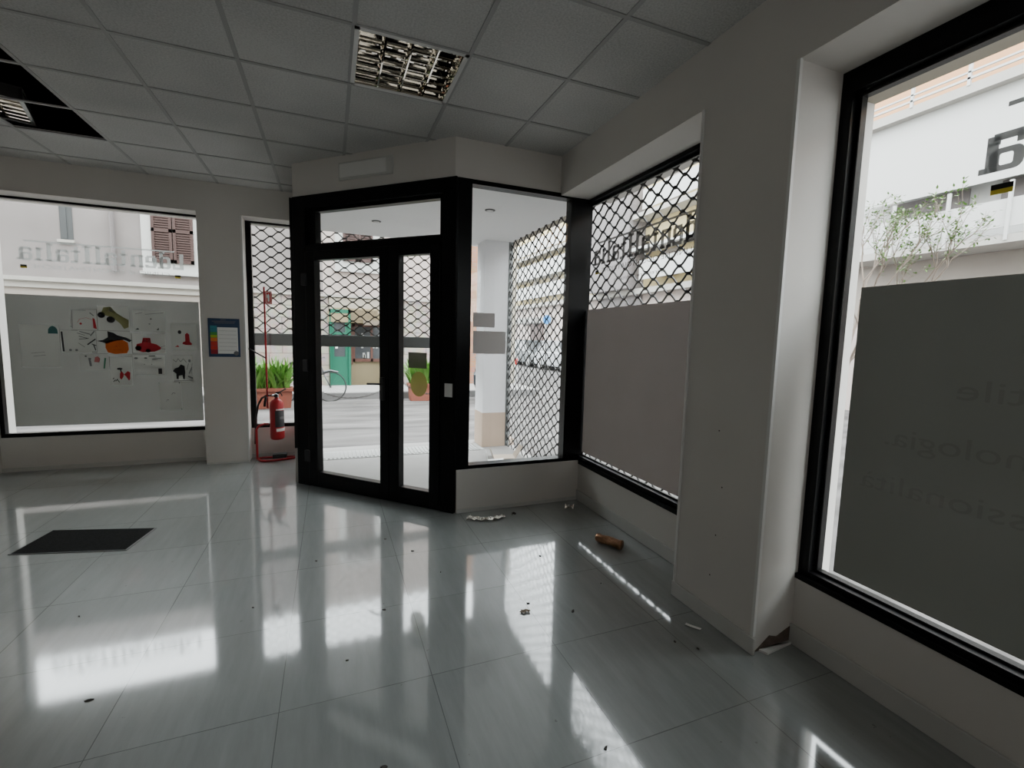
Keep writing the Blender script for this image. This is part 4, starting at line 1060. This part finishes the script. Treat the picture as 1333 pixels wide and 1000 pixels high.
# sparse street tree near the large window
TR = empty('street_tree', (6.6,4.3,GZ), 0, 'sparse young street tree outside the large near window', 'tree')
rnd = random.Random(21); b = MB(); tips = []
def grow(p, d, l, r_, dep):
    q_ = p+d*l; mid = (p+q_)/2+Vector((rnd.uniform(-1,1),rnd.uniform(-1,1),0))*l*.08
    b.tube([p, mid, q_], [r_, r_*.85, r_*.65], 5)
    if dep >= 3: tips.append((q_, d)); tips.append((mid, d)); tips.append(((p+mid)/2, d))
    if dep == 6: return
    for k in range(3 if dep < 4 else 2):
        nd = (d+Vector((rnd.uniform(-1,1),rnd.uniform(-1,1),rnd.uniform(-.25,.9)))*.62).normalized()
        grow(q_ if k == 0 else p+d*l*rnd.uniform(.55,1), nd, l*rnd.uniform(.5,.7), r_*.62, dep+1)
grow(Vector((0,0,0)), Vector((0,0,1)), 1.5, .03, 0)
b.build('branches', 'bark', TR)
b = MB()
for p, d in tips:
    if rnd.random() < .45: continue
    for k in range(2):
        a = Vector((rnd.uniform(-1,1),rnd.uniform(-1,1),rnd.uniform(-.6,.6))).normalized(); c = a.cross(Vector((0,0,1))).normalized()*.012
        q_ = p+a*.01; b.poly([q_, q_+a*.025+c, q_+a*.055, q_+a*.025-c])
tag(b.build('leaves', 'leaf_dark', TR), 'small sparse leaves')

# ------------------------------------------------------------------ light
w = bpy.data.worlds.new('World'); bpy.context.scene.world = w; w.use_nodes = True
nt = w.node_tree; bg = nt.nodes['Background']
bg.inputs[0].default_value = (.93,.965,1.0,1); bg.inputs[1].default_value = 7.0
def area(name, loc, rot, sx, sy, power, col=(1,1,1), portal=False):
    l = bpy.data.lights.new(name, 'AREA'); l.shape = 'RECTANGLE'; l.size = sx; l.size_y = sy; l.energy = power; l.color = col
    if portal: l.cycles.is_portal = True
    o = bpy.data.objects.new(name, l); C.objects.link(o); o.location = loc; o.rotation_euler = rot
    return o
# portals: only guide sampling of the sky through the openings
area('portal_back', (-.5,6.6,1.6), (PI/2,0,0), 5.0, 2.8, 1, portal=True).rotation_euler = (-PI/2,0,0)
area('portal_right', (2.5,2.5,1.6), (0,PI/2,0), 2.6, 8, 1, portal=True)
# weak fill lamp added behind the viewer, imitating daylight from the unseen shop
area('rear_fill', (-.6,-2.9,1.7), (PI/2,0,0), 3.6, 1.8, 9, (1,.97,.92))

# ------------------------------------------------------------------ camera
yaw, pitch, roll = .3854, .10393, .02618
cyw, syw, cp, sp = math.cos(yaw), math.sin(yaw), math.cos(pitch), math.sin(pitch)
f = Vector((syw*cp, cyw*cp, -sp)); rgt = Vector((cyw,-syw,0)); up = rgt.cross(f)
r2 = math.cos(roll)*rgt+math.sin(roll)*up; u2 = -math.sin(roll)*rgt+math.cos(roll)*up
cam = bpy.data.cameras.new('Camera'); co = bpy.data.objects.new('Camera', cam); C.objects.link(co)
mw = Matrix((( r2.x,u2.x,-f.x,0),(r2.y,u2.y,-f.y,0),(r2.z,u2.z,-f.z,1.4608),(0,0,0,1)))
co.matrix_world = mw
cam.sensor_width = 36; cam.lens = 609.324/1333*36; cam.shift_x = -9.39/1333; cam.shift_y = 4.68/1333
cam.clip_start = .05; cam.clip_end = 300
sc = bpy.context.scene; sc.camera = co
sc.view_settings.view_transform = 'AgX'
sc.view_settings.look = 'None'
sc.view_settings.exposure = 1.05
sc.cycles.max_bounces = 10; sc.cycles.diffuse_bounces = 6; sc.cycles.glossy_bounces = 5; sc.cycles.transparent_max_bounces = 16
